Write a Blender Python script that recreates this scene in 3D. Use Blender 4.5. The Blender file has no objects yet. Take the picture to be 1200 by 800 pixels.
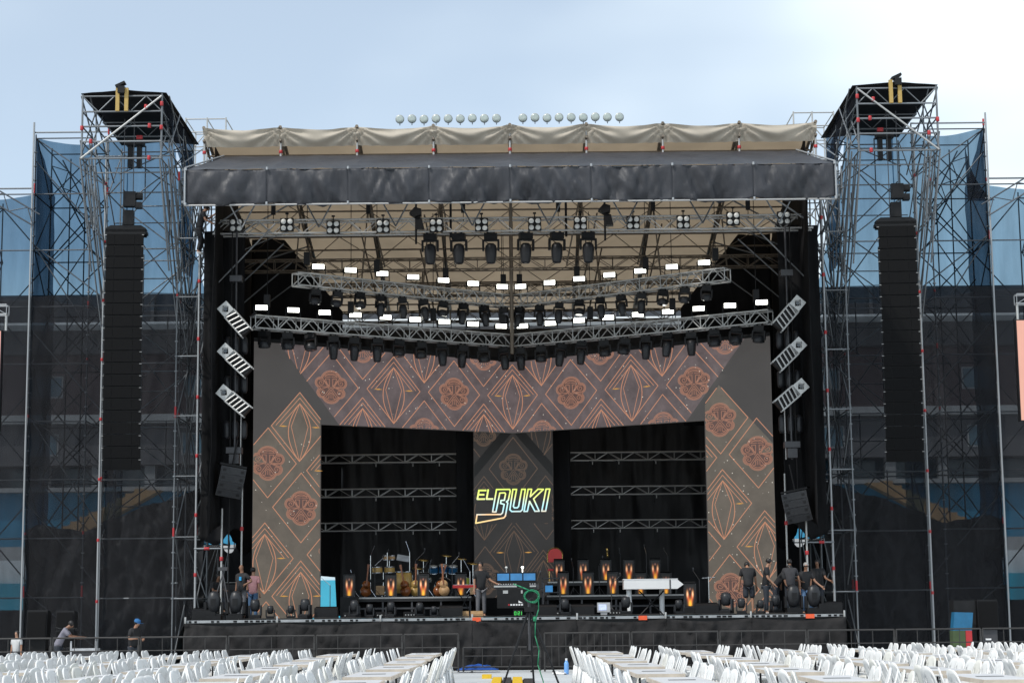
import bpy, bmesh, math, random
from mathutils import Vector, Matrix, noise, Euler
R = math.radians
random.seed(7)
SC = bpy.context.scene
COL = SC.collection

# ------------------------------------------------------------------ camera
cam_d = bpy.data.cameras.new('camera')
cam_d.sensor_width = 36.0
cam_d.lens = 66.0
cam_d.clip_start = 0.5
cam_d.clip_end = 3000
cam = bpy.data.objects.new('camera', cam_d)
COL.objects.link(cam)
cam.matrix_world = Matrix.Translation((0, 0, 1.6)) @ Matrix.Rotation(R(90 + 8.33), 4, 'X') @ Matrix.Rotation(R(-0.6), 4, 'Z')
SC.camera = cam

# ------------------------------------------------------------------ sky, sun, exposure
SUN_EL, SUN_AZ = 51.0, 226.0      # azimuth clockwise from +Y
world = bpy.data.worlds.new('World')
SC.world = world
world.use_nodes = True
wn, wl = world.node_tree.nodes, world.node_tree.links
wn.clear()
w_out = wn.new('ShaderNodeOutputWorld')
w_bg = wn.new('ShaderNodeBackground')
w_sky = wn.new('ShaderNodeTexSky')
w_sky.sky_type = 'NISHITA'
w_sky.sun_disc = False
w_sky.sun_elevation = R(SUN_EL)
w_sky.sun_rotation = R(SUN_AZ)
w_sky.dust_density = 0.6
w_tc = wn.new('ShaderNodeTexCoord')
w_map = wn.new('ShaderNodeMapping')
w_map.inputs['Location'].default_value = (7.9, 3.4, 0.1)
w_map.inputs['Scale'].default_value = (1.0, 1.0, 2.2)
w_no = wn.new('ShaderNodeTexNoise')
w_no.inputs['Scale'].default_value = 1.3
w_no.inputs['Detail'].default_value = 4.5
w_no.inputs['Roughness'].default_value = 0.5
w_rmp = wn.new('ShaderNodeMapRange')
w_rmp.interpolation_type = 'SMOOTHSTEP'
w_rmp.inputs['From Min'].default_value = 0.42
w_rmp.inputs['From Max'].default_value = 0.62
w_rmp.inputs['To Min'].default_value = 0.34
w_rmp.inputs['To Max'].default_value = 1.0
w_mix = wn.new('ShaderNodeMix')
w_mix.data_type = 'RGBA'
w_mix.inputs[7].default_value = (7.7, 8.6, 9.1, 1)
wl.new(w_tc.outputs['Generated'], w_map.inputs['Vector'])
wl.new(w_map.outputs['Vector'], w_no.inputs['Vector'])
wl.new(w_no.outputs['Fac'], w_rmp.inputs['Value'])
wl.new(w_rmp.outputs['Result'], w_mix.inputs[0])
wl.new(w_sky.outputs['Color'], w_mix.inputs[6])
wl.new(w_mix.outputs[2], w_bg.inputs['Color'])
wl.new(w_bg.outputs['Background'], w_out.inputs['Surface'])
w_bg.inputs['Strength'].default_value = 0.13

sun_d = bpy.data.lights.new('sun', 'SUN')
sun_d.energy = 2.6
sun_d.angle = R(2.0)
sun_d.color = (1.0, 0.96, 0.9)
sun = bpy.data.objects.new('sun', sun_d)
COL.objects.link(sun)
sdir = Vector((math.sin(R(SUN_AZ)) * math.cos(R(SUN_EL)), math.cos(R(SUN_AZ)) * math.cos(R(SUN_EL)), math.sin(R(SUN_EL))))
sun.rotation_euler = sdir.to_track_quat('Z', 'Y').to_euler()

SC.view_settings.view_transform = 'Standard'
SC.view_settings.look = 'None'
SC.view_settings.exposure = 0.13
SC.view_settings.gamma = 1.0
SC.render.engine = 'CYCLES'
SC.cycles.use_denoising = True
SC.cycles.max_bounces = 6
SC.cycles.transparent_max_bounces = 16
SC.cycles.caustics_reflective = False
SC.cycles.caustics_refractive = False

# ------------------------------------------------------------------ materials
MAT = {}
def M(name, col, rough=0.5, metal=0.0, var=0.15, scale=3.0, bump=0.0, bscale=12.0, rnd=0.0, emis=None, estr=0.0, spec=0.5, stretch=(1, 1, 1), coord='Object'):
    m = bpy.data.materials.new(name)
    m.use_nodes = True
    n, l = m.node_tree.nodes, m.node_tree.links
    b = n['Principled BSDF']
    b.inputs['Roughness'].default_value = rough
    b.inputs['Metallic'].default_value = metal
    b.inputs['Specular IOR Level'].default_value = spec
    b.inputs['Base Color'].default_value = (*col, 1)
    tc = n.new('ShaderNodeTexCoord')
    mp = n.new('ShaderNodeMapping'); mp.inputs['Scale'].default_value = stretch
    l.new(tc.outputs[coord], mp.inputs['Vector'])
    if var > 0:
        no = n.new('ShaderNodeTexNoise')
        no.inputs['Scale'].default_value = scale
        no.inputs['Detail'].default_value = 5
        l.new(mp.outputs['Vector'], no.inputs['Vector'])
        mr = n.new('ShaderNodeMapRange')
        mr.inputs['From Min'].default_value = 0.25; mr.inputs['From Max'].default_value = 0.75
        mr.inputs['To Min'].default_value = 1 - var; mr.inputs['To Max'].default_value = 1 + var
        l.new(no.outputs['Fac'], mr.inputs['Value'])
        val = mr.outputs['Result']
        if rnd > 0:
            oi = n.new('ShaderNodeObjectInfo')
            r2 = n.new('ShaderNodeMapRange')
            r2.inputs['To Min'].default_value = 1 - rnd; r2.inputs['To Max'].default_value = 1.0
            l.new(oi.outputs['Random'], r2.inputs['Value'])
            mu = n.new('ShaderNodeMath'); mu.operation = 'MULTIPLY'
            l.new(val, mu.inputs[0]); l.new(r2.outputs['Result'], mu.inputs[1])
            val = mu.outputs[0]
        vm = n.new('ShaderNodeVectorMath'); vm.operation = 'SCALE'
        vm.inputs[0].default_value = col
        l.new(val, vm.inputs['Scale'])
        l.new(vm.outputs['Vector'], b.inputs['Base Color'])
    if bump > 0:
        nb = n.new('ShaderNodeTexNoise')
        nb.inputs['Scale'].default_value = bscale; nb.inputs['Detail'].default_value = 4
        l.new(mp.outputs['Vector'], nb.inputs['Vector'])
        bp = n.new('ShaderNodeBump'); bp.inputs['Strength'].default_value = bump; bp.inputs['Distance'].default_value = 0.05
        l.new(nb.outputs['Fac'], bp.inputs['Height'])
        l.new(bp.outputs['Normal'], b.inputs['Normal'])
    if emis:
        b.inputs['Emission Color'].default_value = (*emis, 1)
        b.inputs['Emission Strength'].default_value = estr
    MAT[name] = m
    return m

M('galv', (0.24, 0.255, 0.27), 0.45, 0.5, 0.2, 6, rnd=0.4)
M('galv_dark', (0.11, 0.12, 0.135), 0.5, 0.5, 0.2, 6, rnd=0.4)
M('pole', (0.34, 0.35, 0.36), 0.45, 0.4, 0.15, 6)
M('alu', (0.45, 0.45, 0.44), 0.42, 0.35, 0.1, 6)
M('alu_shade', (0.42, 0.41, 0.40), 0.45, 0.6, 0.1, 6)
M('roof_steel', (0.16, 0.13, 0.10), 0.55, 0.3, 0.25, 4)
M('red_paint', (0.42, 0.025, 0.03), 0.5, 0, 0.1)
M('yellow_timber', (0.42, 0.28, 0.08), 0.6, 0, 0.2, 8)
M('black_cloth', (0.011, 0.011, 0.012), 0.8, 0, 0.35, 1.2, 0.5, 3.0, stretch=(1, 1, 0.5), spec=0.12)
M('backdrop_cloth', (0.022, 0.022, 0.024), 0.55, 0, 0.35, 1.2, 0.8, 2.2, stretch=(1, 1, 0.5), spec=0.35)
M('foot_cloth', (0.030, 0.030, 0.032), 0.55, 0, 0.35, 1.0, 0.7, 2.5, stretch=(1, 1, 0.6), spec=0.22)
M('skirt_cloth', (0.022, 0.021, 0.0215), 0.75, 0, 0.35, 1.5, 0.9, 3.2, spec=0.12)
M('canopy_pvc', (0.036, 0.037, 0.043), 0.5, 0, 0.3, 1.0, 0.8, 2.6, stretch=(1.2, 1, 0.5), spec=0.35)
M('black_metal', (0.010, 0.010, 0.011), 0.5, 0, 0.2, 8, spec=0.25)
M('black_plastic', (0.010, 0.010, 0.011), 0.5, 0, 0.2, 10, spec=0.25)
M('grey_plastic', (0.020, 0.021, 0.024), 0.4, 0, 0.2, 10, spec=0.35)
M('grille', (0.006, 0.006, 0.0065), 0.75, 0, 0.3, 60, spec=0.12)
M('case_black', (0.012, 0.012, 0.013), 0.55, 0, 0.3, 5, spec=0.25)
M('deck', (0.015, 0.015, 0.016), 0.6, 0, 0.3, 2)
M('white_plastic', (0.80, 0.80, 0.79), 0.42, 0, 0.05, 4, rnd=0.10)
M('cream_plastic', (0.74, 0.73, 0.68), 0.45, 0, 0.05, 4, rnd=0.12)
M('table_top', (0.60, 0.60, 0.61), 0.5, 0, 0.08, 2, rnd=0.08)
M('table_edge', (0.52, 0.45, 0.37), 0.6, 0, 0.15, 6)
M('dark_grey', (0.05, 0.05, 0.055), 0.5, 0, 0.2, 6)
M('white_paint', (0.8, 0.8, 0.8), 0.3, 0, 0.03, 4)
M('fence_steel', (0.045, 0.043, 0.042), 0.55, 0.3, 0.25, 6)
M('ground', (0.50, 0.52, 0.53), 0.8, 0, 0.18, 0.35, 0.2, 8)
M('orange_tape', (0.75, 0.10, 0.03), 0.5, 0, 0.1)
M('yellow_rubber', (0.72, 0.46, 0.02), 0.55, 0, 0.15, 10)
M('black_rubber', (0.03, 0.028, 0.026), 0.7, 0, 0.2, 10)
M('green_cable', (0.01, 0.20, 0.09), 0.45, 0, 0.1)
M('blue_tarp', (0.02, 0.10, 0.42), 0.45, 0, 0.2, 5, 0.5, 6)
M('blue_box', (0.012, 0.12, 0.24), 0.5, 0, 0.2, 4)
M('wood', (0.48, 0.29, 0.14), 0.55, 0, 0.25, 8)
M('gold_wood', (0.55, 0.34, 0.10), 0.35, 0, 0.2, 6)
M('brown_guitar', (0.22, 0.07, 0.02), 0.25, 0, 0.3, 6)
M('brass', (0.70, 0.48, 0.16), 0.25, 0.9, 0.1)
M('chrome', (0.7, 0.72, 0.75), 0.18, 0.95, 0.05)
M('drum_blue', (0.03, 0.14, 0.30), 0.2, 0.4, 0.2, 5)
M('drum_lime', (0.40, 0.45, 0.05), 0.3, 0, 0.2)
M('drum_head', (0.5, 0.5, 0.48), 0.5, 0, 0.05)
M('red_keys', (0.75, 0.02, 0.02), 0.3, 0, 0.05)
M('skin_tan', (0.36, 0.19, 0.12), 0.55, 0, 0.06, 10)
M('skin_brown', (0.22, 0.11, 0.065), 0.55, 0, 0.06, 10)
M('hair_black', (0.012, 0.01, 0.01), 0.5, 0, 0.2, 30)
M('hair_grey', (0.3, 0.29, 0.28), 0.6, 0, 0.2, 30)
M('shirt_black', (0.014, 0.014, 0.016), 0.8, 0, 0.2, 8)
M('shirt_charcoal', (0.03, 0.03, 0.035), 0.8, 0, 0.2, 8)
M('shirt_grey', (0.22, 0.21, 0.25), 0.8, 0, 0.12, 8)
M('shirt_pink', (0.62, 0.30, 0.30), 0.8, 0, 0.1, 8)
M('shirt_pale', (0.5, 0.5, 0.5), 0.8, 0, 0.1, 8)
M('trousers_grey', (0.12, 0.12, 0.13), 0.8, 0, 0.15, 8)
M('trousers_dark', (0.025, 0.03, 0.04), 0.8, 0, 0.15, 8)
M('jeans', (0.06, 0.12, 0.22), 0.8, 0, 0.15, 8)
M('cap_blue', (0.02, 0.12, 0.30), 0.7, 0, 0.1)
M('badge_blue', (0.02, 0.30, 0.60), 0.6, 0, 0.1)
M('olive_box', (0.05, 0.08, 0.03), 0.7, 0, 0.2)
M('green_cloth', (0.02, 0.35, 0.12), 0.7, 0, 0.1)
M('shoe_white', (0.6, 0.6, 0.6), 0.6, 0, 0.05)
M('lamp_lens', (0.75, 0.75, 0.72), 0.25, 0, 0.05)
M('lens_dark', (0.03, 0.035, 0.045), 0.08, 0, 0.02, spec=1.0)
M('flood_glass', (0.45, 0.50, 0.47), 0.15, 0.3, 0.15, 6)
M('concrete', (0.36, 0.36, 0.36), 0.85, 0, 0.2, 0.3)
M('concrete_dark', (0.13, 0.125, 0.13), 0.85, 0, 0.25, 0.3)
M('fascia_dark', (0.045, 0.05, 0.06), 0.8, 0, 0.25, 0.6)
M('facade_red', (0.12, 0.085, 0.085), 0.85, 0, 0.2, 0.4)
M('wall_white', (0.70, 0.72, 0.73), 0.7, 0, 0.1, 0.5)
M('wall_blue', (0.03, 0.25, 0.42), 0.6, 0, 0.15, 0.6)
M('wall_cyan', (0.05, 0.38, 0.52), 0.6, 0, 0.12, 0.6)
M('stair_orange', (0.36, 0.22, 0.11), 0.8, 0, 0.15, 1)
M('window_glass', (0.05, 0.11, 0.15), 0.15, 0, 0.1, 1, spec=0.9)
M('water_bottle', (0.15, 0.35, 0.7), 0.15, 0, 0.1)
M('white_case', (0.45, 0.46, 0.48), 0.5, 0.1, 0.2, 5)

def emis_mat(name, col, strength, var=0.0, scale=1.0, base=(0.01, 0.01, 0.01)):
    m = bpy.data.materials.new(name); m.use_nodes = True
    n, l = m.node_tree.nodes, m.node_tree.links
    b = n['Principled BSDF']
    b.inputs['Base Color'].default_value = (*base, 1)
    b.inputs['Roughness'].default_value = 0.6
    b.inputs['Emission Color'].default_value = (*col, 1)
    b.inputs['Emission Strength'].default_value = strength
    if var > 0:
        tc = n.new('ShaderNodeTexCoord')
        no = n.new('ShaderNodeTexNoise'); no.inputs['Scale'].default_value = scale; no.inputs['Detail'].default_value = 6; no.inputs['Roughness'].default_value = 0.65
        l.new(tc.outputs['Object'], no.inputs['Vector'])
        mr = n.new('ShaderNodeMapRange'); mr.inputs['From Min'].default_value = 0.3; mr.inputs['From Max'].default_value = 0.7
        mr.inputs['To Min'].default_value = strength * (1 - var); mr.inputs['To Max'].default_value = strength * (1 + var)
        l.new(no.outputs['Fac'], mr.inputs['Value'])
        l.new(mr.outputs['Result'], b.inputs['Emission Strength'])
    MAT[name] = m
    return m
emis_mat('led_header', (0.100, 0.078, 0.080), 1.0, 0.32, 1.6)
emis_mat('led_column', (0.108, 0.092, 0.074), 1.0, 0.22, 1.3)
emis_mat('led_corner', (0.052, 0.048, 0.046), 1.0, 0.10, 0.6)
emis_mat('led_middle', (0.024, 0.022, 0.021), 1.0, 0.18, 1.0)
emis_mat('led_band', (0.006, 0.006, 0.006), 1.0)
emis_mat('led_line', (0.50, 0.225, 0.13), 1.0)
emis_mat('led_medal', (0.095, 0.054, 0.046), 1.0, 0.15, 2)
emis_mat('led_line_dim', (0.105, 0.07, 0.05), 1.0)
emis_mat('led_knot', (0.36, 0.17, 0.11), 1.0)
emis_mat('led_flare', (0.60, 0.30, 0.06), 0.9)
emis_mat('led_spark', (0.8, 0.75, 0.65), 1.0)
emis_mat('lamp_white', (1.0, 1.0, 0.90), 5.0)
emis_mat('console_blue', (0.04, 0.22, 0.50), 0.9, 0.2, 4)
emis_mat('lcd_white', (0.55, 0.65, 0.95), 1.1, 0.3, 9)
emis_mat('clock_green', (0.06, 0.7, 0.10), 1.0)
emis_mat('side_pink', (0.78, 0.40, 0.31), 1.0, 0.05, 1)

# neon logo: content of the screen, colours run down the letters
def logo_mat():
    m = bpy.data.materials.new('logo_neon'); m.use_nodes = True
    n, l = m.node_tree.nodes, m.node_tree.links
    b = n['Principled BSDF']; b.inputs['Base Color'].default_value = (0, 0, 0, 1)
    tc = n.new('ShaderNodeTexCoord'); sx = n.new('ShaderNodeSeparateXYZ')
    l.new(tc.outputs['Object'], sx.inputs[0])
    no = n.new('ShaderNodeTexNoise'); no.inputs['Scale'].default_value = 2.2
    l.new(tc.outputs['Object'], no.inputs['Vector'])
    ad = n.new('ShaderNodeMath'); ad.operation = 'MULTIPLY_ADD'; ad.inputs[1].default_value = 0.5
    l.new(no.outputs['Fac'], ad.inputs[0]); l.new(sx.outputs['Z'], ad.inputs[2])
    mr = n.new('ShaderNodeMapRange'); mr.inputs['From Min'].default_value = -0.45; mr.inputs['From Max'].default_value = 0.85
    l.new(ad.outputs[0], mr.inputs['Value'])
    cr = n.new('ShaderNodeValToRGB')
    e = cr.color_ramp.elements
    e[0].position = 0.0; e[0].color = (0.95, 0.75, 0.30, 1)
    e[1].position = 1.0; e[1].color = (0.75, 0.95, 0.16, 1)
    for p, c in ((0.25, (0.95, 0.60, 0.32, 1)), (0.45, (0.45, 0.85, 0.95, 1)), (0.62, (0.65, 0.95, 0.85, 1)), (0.8, (0.85, 0.9, 0.30, 1))):
        q = e.new(p); q.color = c
    l.new(mr.outputs['Result'], cr.inputs['Fac'])
    l.new(cr.outputs['Color'], b.inputs['Emission Color'])
    b.inputs['Emission Strength'].default_value = 1.15
    MAT['logo_neon'] = m
logo_mat()

# translucent roof tarpaulin
def tarp_mat(name, col, tr):
    m = bpy.data.materials.new(name); m.use_nodes = True
    n, l = m.node_tree.nodes, m.node_tree.links
    b = n['Principled BSDF']; b.inputs['Roughness'].default_value = 0.6
    tc = n.new('ShaderNodeTexCoord')
    no = n.new('ShaderNodeTexNoise'); no.inputs['Scale'].default_value = 0.8; no.inputs['Detail'].default_value = 6
    l.new(tc.outputs['Object'], no.inputs['Vector'])
    mr = n.new('ShaderNodeMapRange'); mr.inputs['From Min'].default_value = 0.25; mr.inputs['From Max'].default_value = 0.75
    mr.inputs['To Min'].default_value = 0.85; mr.inputs['To Max'].default_value = 1.12
    l.new(no.outputs['Fac'], mr.inputs['Value'])
    vm = n.new('ShaderNodeVectorMath'); vm.operation = 'SCALE'; vm.inputs[0].default_value = col
    l.new(mr.outputs['Result'], vm.inputs['Scale'])
    l.new(vm.outputs['Vector'], b.inputs['Base Color'])
    t = n.new('ShaderNodeBsdfTranslucent'); l.new(vm.outputs['Vector'], t.inputs['Color'])
    mx = n.new('ShaderNodeMixShader'); mx.inputs[0].default_value = tr
    l.new(b.outputs[0], mx.inputs[1]); l.new(t.outputs[0], mx.inputs[2])
    l.new(mx.outputs[0], n['Material Output'].inputs['Surface'])
    MAT[name] = m
tarp_mat('tarp', (0.43, 0.33, 0.225), 0.36)
tarp_mat('tarp_lip', (0.50, 0.44, 0.36), 0.15)

# open-weave scaffold netting: threads cover part of every pixel, denser along creases
def net_mat(name, cover, tint, thread):
    m = bpy.data.materials.new(name); m.use_nodes = True
    n, l = m.node_tree.nodes, m.node_tree.links
    n.remove(n['Principled BSDF'])
    d = n.new('ShaderNodeBsdfDiffuse'); d.inputs['Color'].default_value = (*thread, 1)
    t = n.new('ShaderNodeBsdfTransparent'); t.inputs['Color'].default_value = (*tint, 1)
    tc = n.new('ShaderNodeTexCoord'); mp = n.new('ShaderNodeMapping'); mp.inputs['Scale'].default_value = (1.1, 1.1, 0.16)
    l.new(tc.outputs['Object'], mp.inputs['Vector'])
    no = n.new('ShaderNodeTexNoise'); no.inputs['Scale'].default_value = 1.6; no.inputs['Detail'].default_value = 6; no.inputs['Roughness'].default_value = 0.6
    l.new(mp.outputs['Vector'], no.inputs['Vector'])
    mr = n.new('ShaderNodeMapRange'); mr.inputs['From Min'].default_value = 0.3; mr.inputs['From Max'].default_value = 0.75
    mr.inputs['To Min'].default_value = cover - 0.07; mr.inputs['To Max'].default_value = min(0.98, cover + 0.12)
    l.new(no.outputs['Fac'], mr.inputs['Value'])
    mx = n.new('ShaderNodeMixShader')
    l.new(mr.outputs['Result'], mx.inputs[0]); l.new(t.outputs[0], mx.inputs[1]); l.new(d.outputs[0], mx.inputs[2])
    l.new(mx.outputs[0], n['Material Output'].inputs['Surface'])
    MAT[name] = m
net_mat('net', 0.50, (0.40, 0.60, 0.76), (0.022, 0.024, 0.028))
net_mat('net_low', 0.50, (0.66, 0.70, 0.74), (0.026, 0.027, 0.030))
net_mat('net_front', 0.42, (0.70, 0.72, 0.74), (0.036, 0.036, 0.039))
net_mat('net_dense', 0.72, (0.45, 0.60, 0.75), (0.015, 0.016, 0.019))

# ------------------------------------------------------------------ builders
class MB:
    def __init__(s):
        s.v = []; s.f = []; s.mi = []; s.cur = 0
    def add(s, vs, fs):
        o = len(s.v); s.v += [tuple(v) for v in vs]
        for f in fs:
            s.f.append([i + o for i in f]); s.mi.append(s.cur)
        return s
    def box(s, c, d, rot=None):
        h = [x / 2 for x in d]; vs = []
        for sx in (-1, 1):
            for sy in (-1, 1):
                for sz in (-1, 1):
                    v = Vector((sx * h[0], sy * h[1], sz * h[2]))
                    if rot is not None: v = rot @ v
                    vs.append(v + Vector(c))
        return s.add(vs, [(0, 1, 3, 2), (4, 6, 7, 5), (0, 4, 5, 1), (2, 3, 7, 6), (0, 2, 6, 4), (1, 5, 7, 3)])
    def bb(s, x0, x1, y0, y1, z0, z1):
        return s.box(((x0 + x1) / 2, (y0 + y1) / 2, (z0 + z1) / 2), (abs(x1 - x0), abs(y1 - y0), abs(z1 - z0)))
    def tube(s, p, q, r, n=8, r2=None, caps=True):
        p, q = Vector(p), Vector(q); d = q - p
        if d.length < 1e-6: return s
        if r2 is None: r2 = r
        rot = d.to_track_quat('Z', 'Y').to_matrix()
        vs = []
        for k, (c, rr) in enumerate(((p, r), (q, r2))):
            for i in range(n):
                a = 2 * math.pi * i / n
                vs.append(c + rot @ Vector((rr * math.cos(a), rr * math.sin(a), 0)))
        fs = [(i, (i + 1) % n, n + (i + 1) % n, n + i) for i in range(n)]
        if caps: fs += [tuple(range(n))[::-1], tuple(range(n, 2 * n))]
        return s.add(vs, fs)
    def path(s, pts, r, n=6):
        for a, b in zip(pts, pts[1:]): s.tube(a, b, r, n)
        return s
    def lathe(s, prof, n=16, c=(0, 0, 0), rot=None, sx=1, sy=1):
        vs = []
        for (r, z) in prof:
            for i in range(n):
                a = 2 * math.pi * i / n
                v = Vector((r * sx * math.cos(a), r * sy * math.sin(a), z))
                if rot is not None: v = rot @ v
                vs.append(v + Vector(c))
        fs = []
        for k in range(len(prof) - 1):
            for i in range(n):
                j = (i + 1) % n
                fs.append((k * n + i, k * n + j, (k + 1) * n + j, (k + 1) * n + i))
        fs.append(tuple(range(n))[::-1]); fs.append(tuple(range((len(prof) - 1) * n, len(prof) * n)))
        return s.add(vs, fs)
    def grid(s, nu, nv, fn, skip=None):
        vs = [fn(i / nu, j / nv) for j in range(nv + 1) for i in range(nu + 1)]
        fs = []
        for j in range(nv):
            for i in range(nu):
                if skip and skip(i, j): continue
                a = j * (nu + 1) + i
                fs.append((a, a + 1, a + nu + 2, a + nu + 1))
        return s.add(vs, fs)
    def prism(s, poly, fn, t):
        """poly (u,w) extruded: fn(u,w,k) gives the point on face k=0 (front) or 1 (back)"""
        n = len(poly)
        vs = [fn(u, w, 0) for u, w in poly] + [fn(u, w, 1) for u, w in poly]
        fs = [tuple(range(n)), tuple(range(n, 2 * n))[::-1]] + [(i, i + n, (i + 1) % n + n, (i + 1) % n) for i in range(n)]
        return s.add(vs, fs)
    def mesh(s, name, mats, smooth=False):
        me = bpy.data.meshes.new(name)
        me.from_pydata(s.v, [], s.f)
        if not isinstance(mats, (list, tuple)): mats = [mats]
        for m in mats: me.materials.append(MAT[m])
        if len(mats) > 1:
            for p, i in zip(me.polygons, s.mi): p.material_index = i
        me.validate()
        bm = bmesh.new(); bm.from_mesh(me)
        bmesh.ops.recalc_face_normals(bm, faces=bm.faces)
        bm.to_mesh(me); bm.free()
        if smooth:
            for p in me.polygons: p.use_smooth = True
        return me
    def build(s, name, mats, parent=None, smooth=False, solid=0.0):
        o = bpy.data.objects.new(name, s.mesh(name, mats, smooth))
        COL.objects.link(o)
        if parent: o.parent = parent
        if solid:
            md = o.modifiers.new('thick', 'SOLIDIFY'); md.thickness = solid; md.offset = 0
        return o

def tag(o, label, cat, group=None, kind=None):
    if label: o['label'] = label
    if cat: o['category'] = cat
    if group: o['group'] = group
    if kind: o['kind'] = kind
    return o
def thing(name, label, cat, loc=(0, 0, 0), rz=0.0, group=None):
    o = bpy.data.objects.new(name, None)
    o.empty_display_size = 0.2
    COL.objects.link(o); o.location = loc; o.rotation_euler = (0, 0, rz)
    return tag(o, label, cat, group)
def part(name, me, parent, loc=(0, 0, 0), rot=(0, 0, 0), scale=(1, 1, 1)):
    o = bpy.data.objects.new(name, me); COL.objects.link(o); o.parent = parent
    o.location = loc; o.rotation_euler = rot; o.scale = scale
    return o
KIDS = {}
def kids(o):
    if o.name not in KIDS: KIDS[o.name] = list(o.children)
    return KIDS[o.name]
def copy_tree(o, parent=None):
    c = o.copy(); COL.objects.link(c); c.parent = parent
    for ch in kids(o): copy_tree(ch, c)
    return c
class Proto:
    """first use moves the prototype itself, later uses copy it with its parts"""
    def __init__(s, o): s.o, s.used = o, False
    def put(s, loc, rot, label, scale=None):
        kids(s.o)
        if not s.used: s.used, o = True, s.o
        else: o = copy_tree(s.o)
        o.location = loc; o.rotation_euler = rot; o['label'] = label
        if scale: o.scale = scale
        return o
def struct(name, mb, mat, smooth=False):
    o = mb.build(name, mat, None, smooth); o['kind'] = 'structure'; return o
UT = {}
def tubeobj(name, p, q, r, mat, parent, n=8):
    """one round bar as an object of its own; all bars of a material share one mesh"""
    if (mat, n) not in UT:
        UT[(mat, n)] = MB().tube((0, 0, 0), (0, 0, 1), 1, n).mesh('tube', mat, False)
        for pl in UT[(mat, n)].polygons: pl.use_smooth = len(pl.vertices) == 4
    p, q = Vector(p), Vector(q); d = q - p
    if parent:
        p = p - parent.location
    o = bpy.data.objects.new(name, UT[(mat, n)]); COL.objects.link(o); o.parent = parent
    o.location = p; o.rotation_mode = 'QUATERNION'; o.rotation_quaternion = d.to_track_quat('Z', 'Y'); o.scale = (r, r, d.length)
    return o
BXM = {}
def boxobj(name, c, d, mat, parent, rz=0.0):
    if mat not in BXM: BXM[mat] = MB().box((0, 0, 0), (1, 1, 1)).mesh('block', mat)
    o = bpy.data.objects.new(name, BXM[mat]); COL.objects.link(o); o.parent = parent
    o.location = Vector(c) - (parent.location if parent else Vector()); o.scale = d; o.rotation_euler = (0, 0, rz)
    return o
def nz(x, y=0.0, z=0.0): return noise.noise(Vector((x, y, z)))
def lerp(a, b, t): return a + (b - a) * t
ORD = ['first', 'second', 'third', 'fourth', 'fifth', 'sixth', 'seventh', 'eighth', 'ninth', 'tenth', 'eleventh', 'twelfth']
SIDE = {-1: 'left', 1: 'right'}

def truss(root, p, q, w=0.42, h=0.42, r=0.024, rl=0.013, mat='alu', lmat=None, step=0.5, frames=True, names=('chord', 'lacing')):
    """box truss between p and q (centre line) added to a root standing at root.location"""
    p, q = Vector(p), Vector(q); d = (q - p); L = d.length; d.normalize()
    side = d.cross(Vector((0, 0, 1))).normalized(); up = side.cross(d).normalized()
    cs = [(a * w / 2, b * h / 2) for a in (-1, 1) for b in (-1, 1)]
    for a, b in cs:
        tubeobj(names[0], p + side * a + up * b, q + side * a + up * b, r, mat, root, 8)
    mb = MB(); n = max(2, round(L / step))
    for k in range(n):
        A, B = p + d * (L * k / n), p + d * (L * (k + 1) / n)
        if k % 2: A, B = B, A
        for s in (-1, 1):
            mb.tube(A + side * s * w / 2 - up * h / 2, B + side * s * w / 2 + up * h / 2, rl, 5, caps=False)
            mb.tube(A + up * s * h / 2 - side * w / 2, B + up * s * h / 2 + side * w / 2, rl, 5, caps=False)
    if frames:
        for k in range(0, n + 1, 2):
            A = p + d * (L * k / n)
            for s in (-1, 1):
                mb.tube(A + side * s * w / 2 - up * h / 2, A + side * s * w / 2 + up * h / 2, rl, 5, caps=False)
                mb.tube(A + up * s * h / 2 - side * w / 2, A + up * s * h / 2 + side * w / 2, rl, 5, caps=False)
    mb.v = [tuple(Vector(v) - root.location) for v in mb.v]
    return mb.build(names[1], lmat or mat, root)

# ================================================================== ground
struct('ground', MB().grid(40, 40, lambda u, v: (lerp(-500, 500, u), lerp(-60, 940, v), 0)), 'ground')

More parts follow.
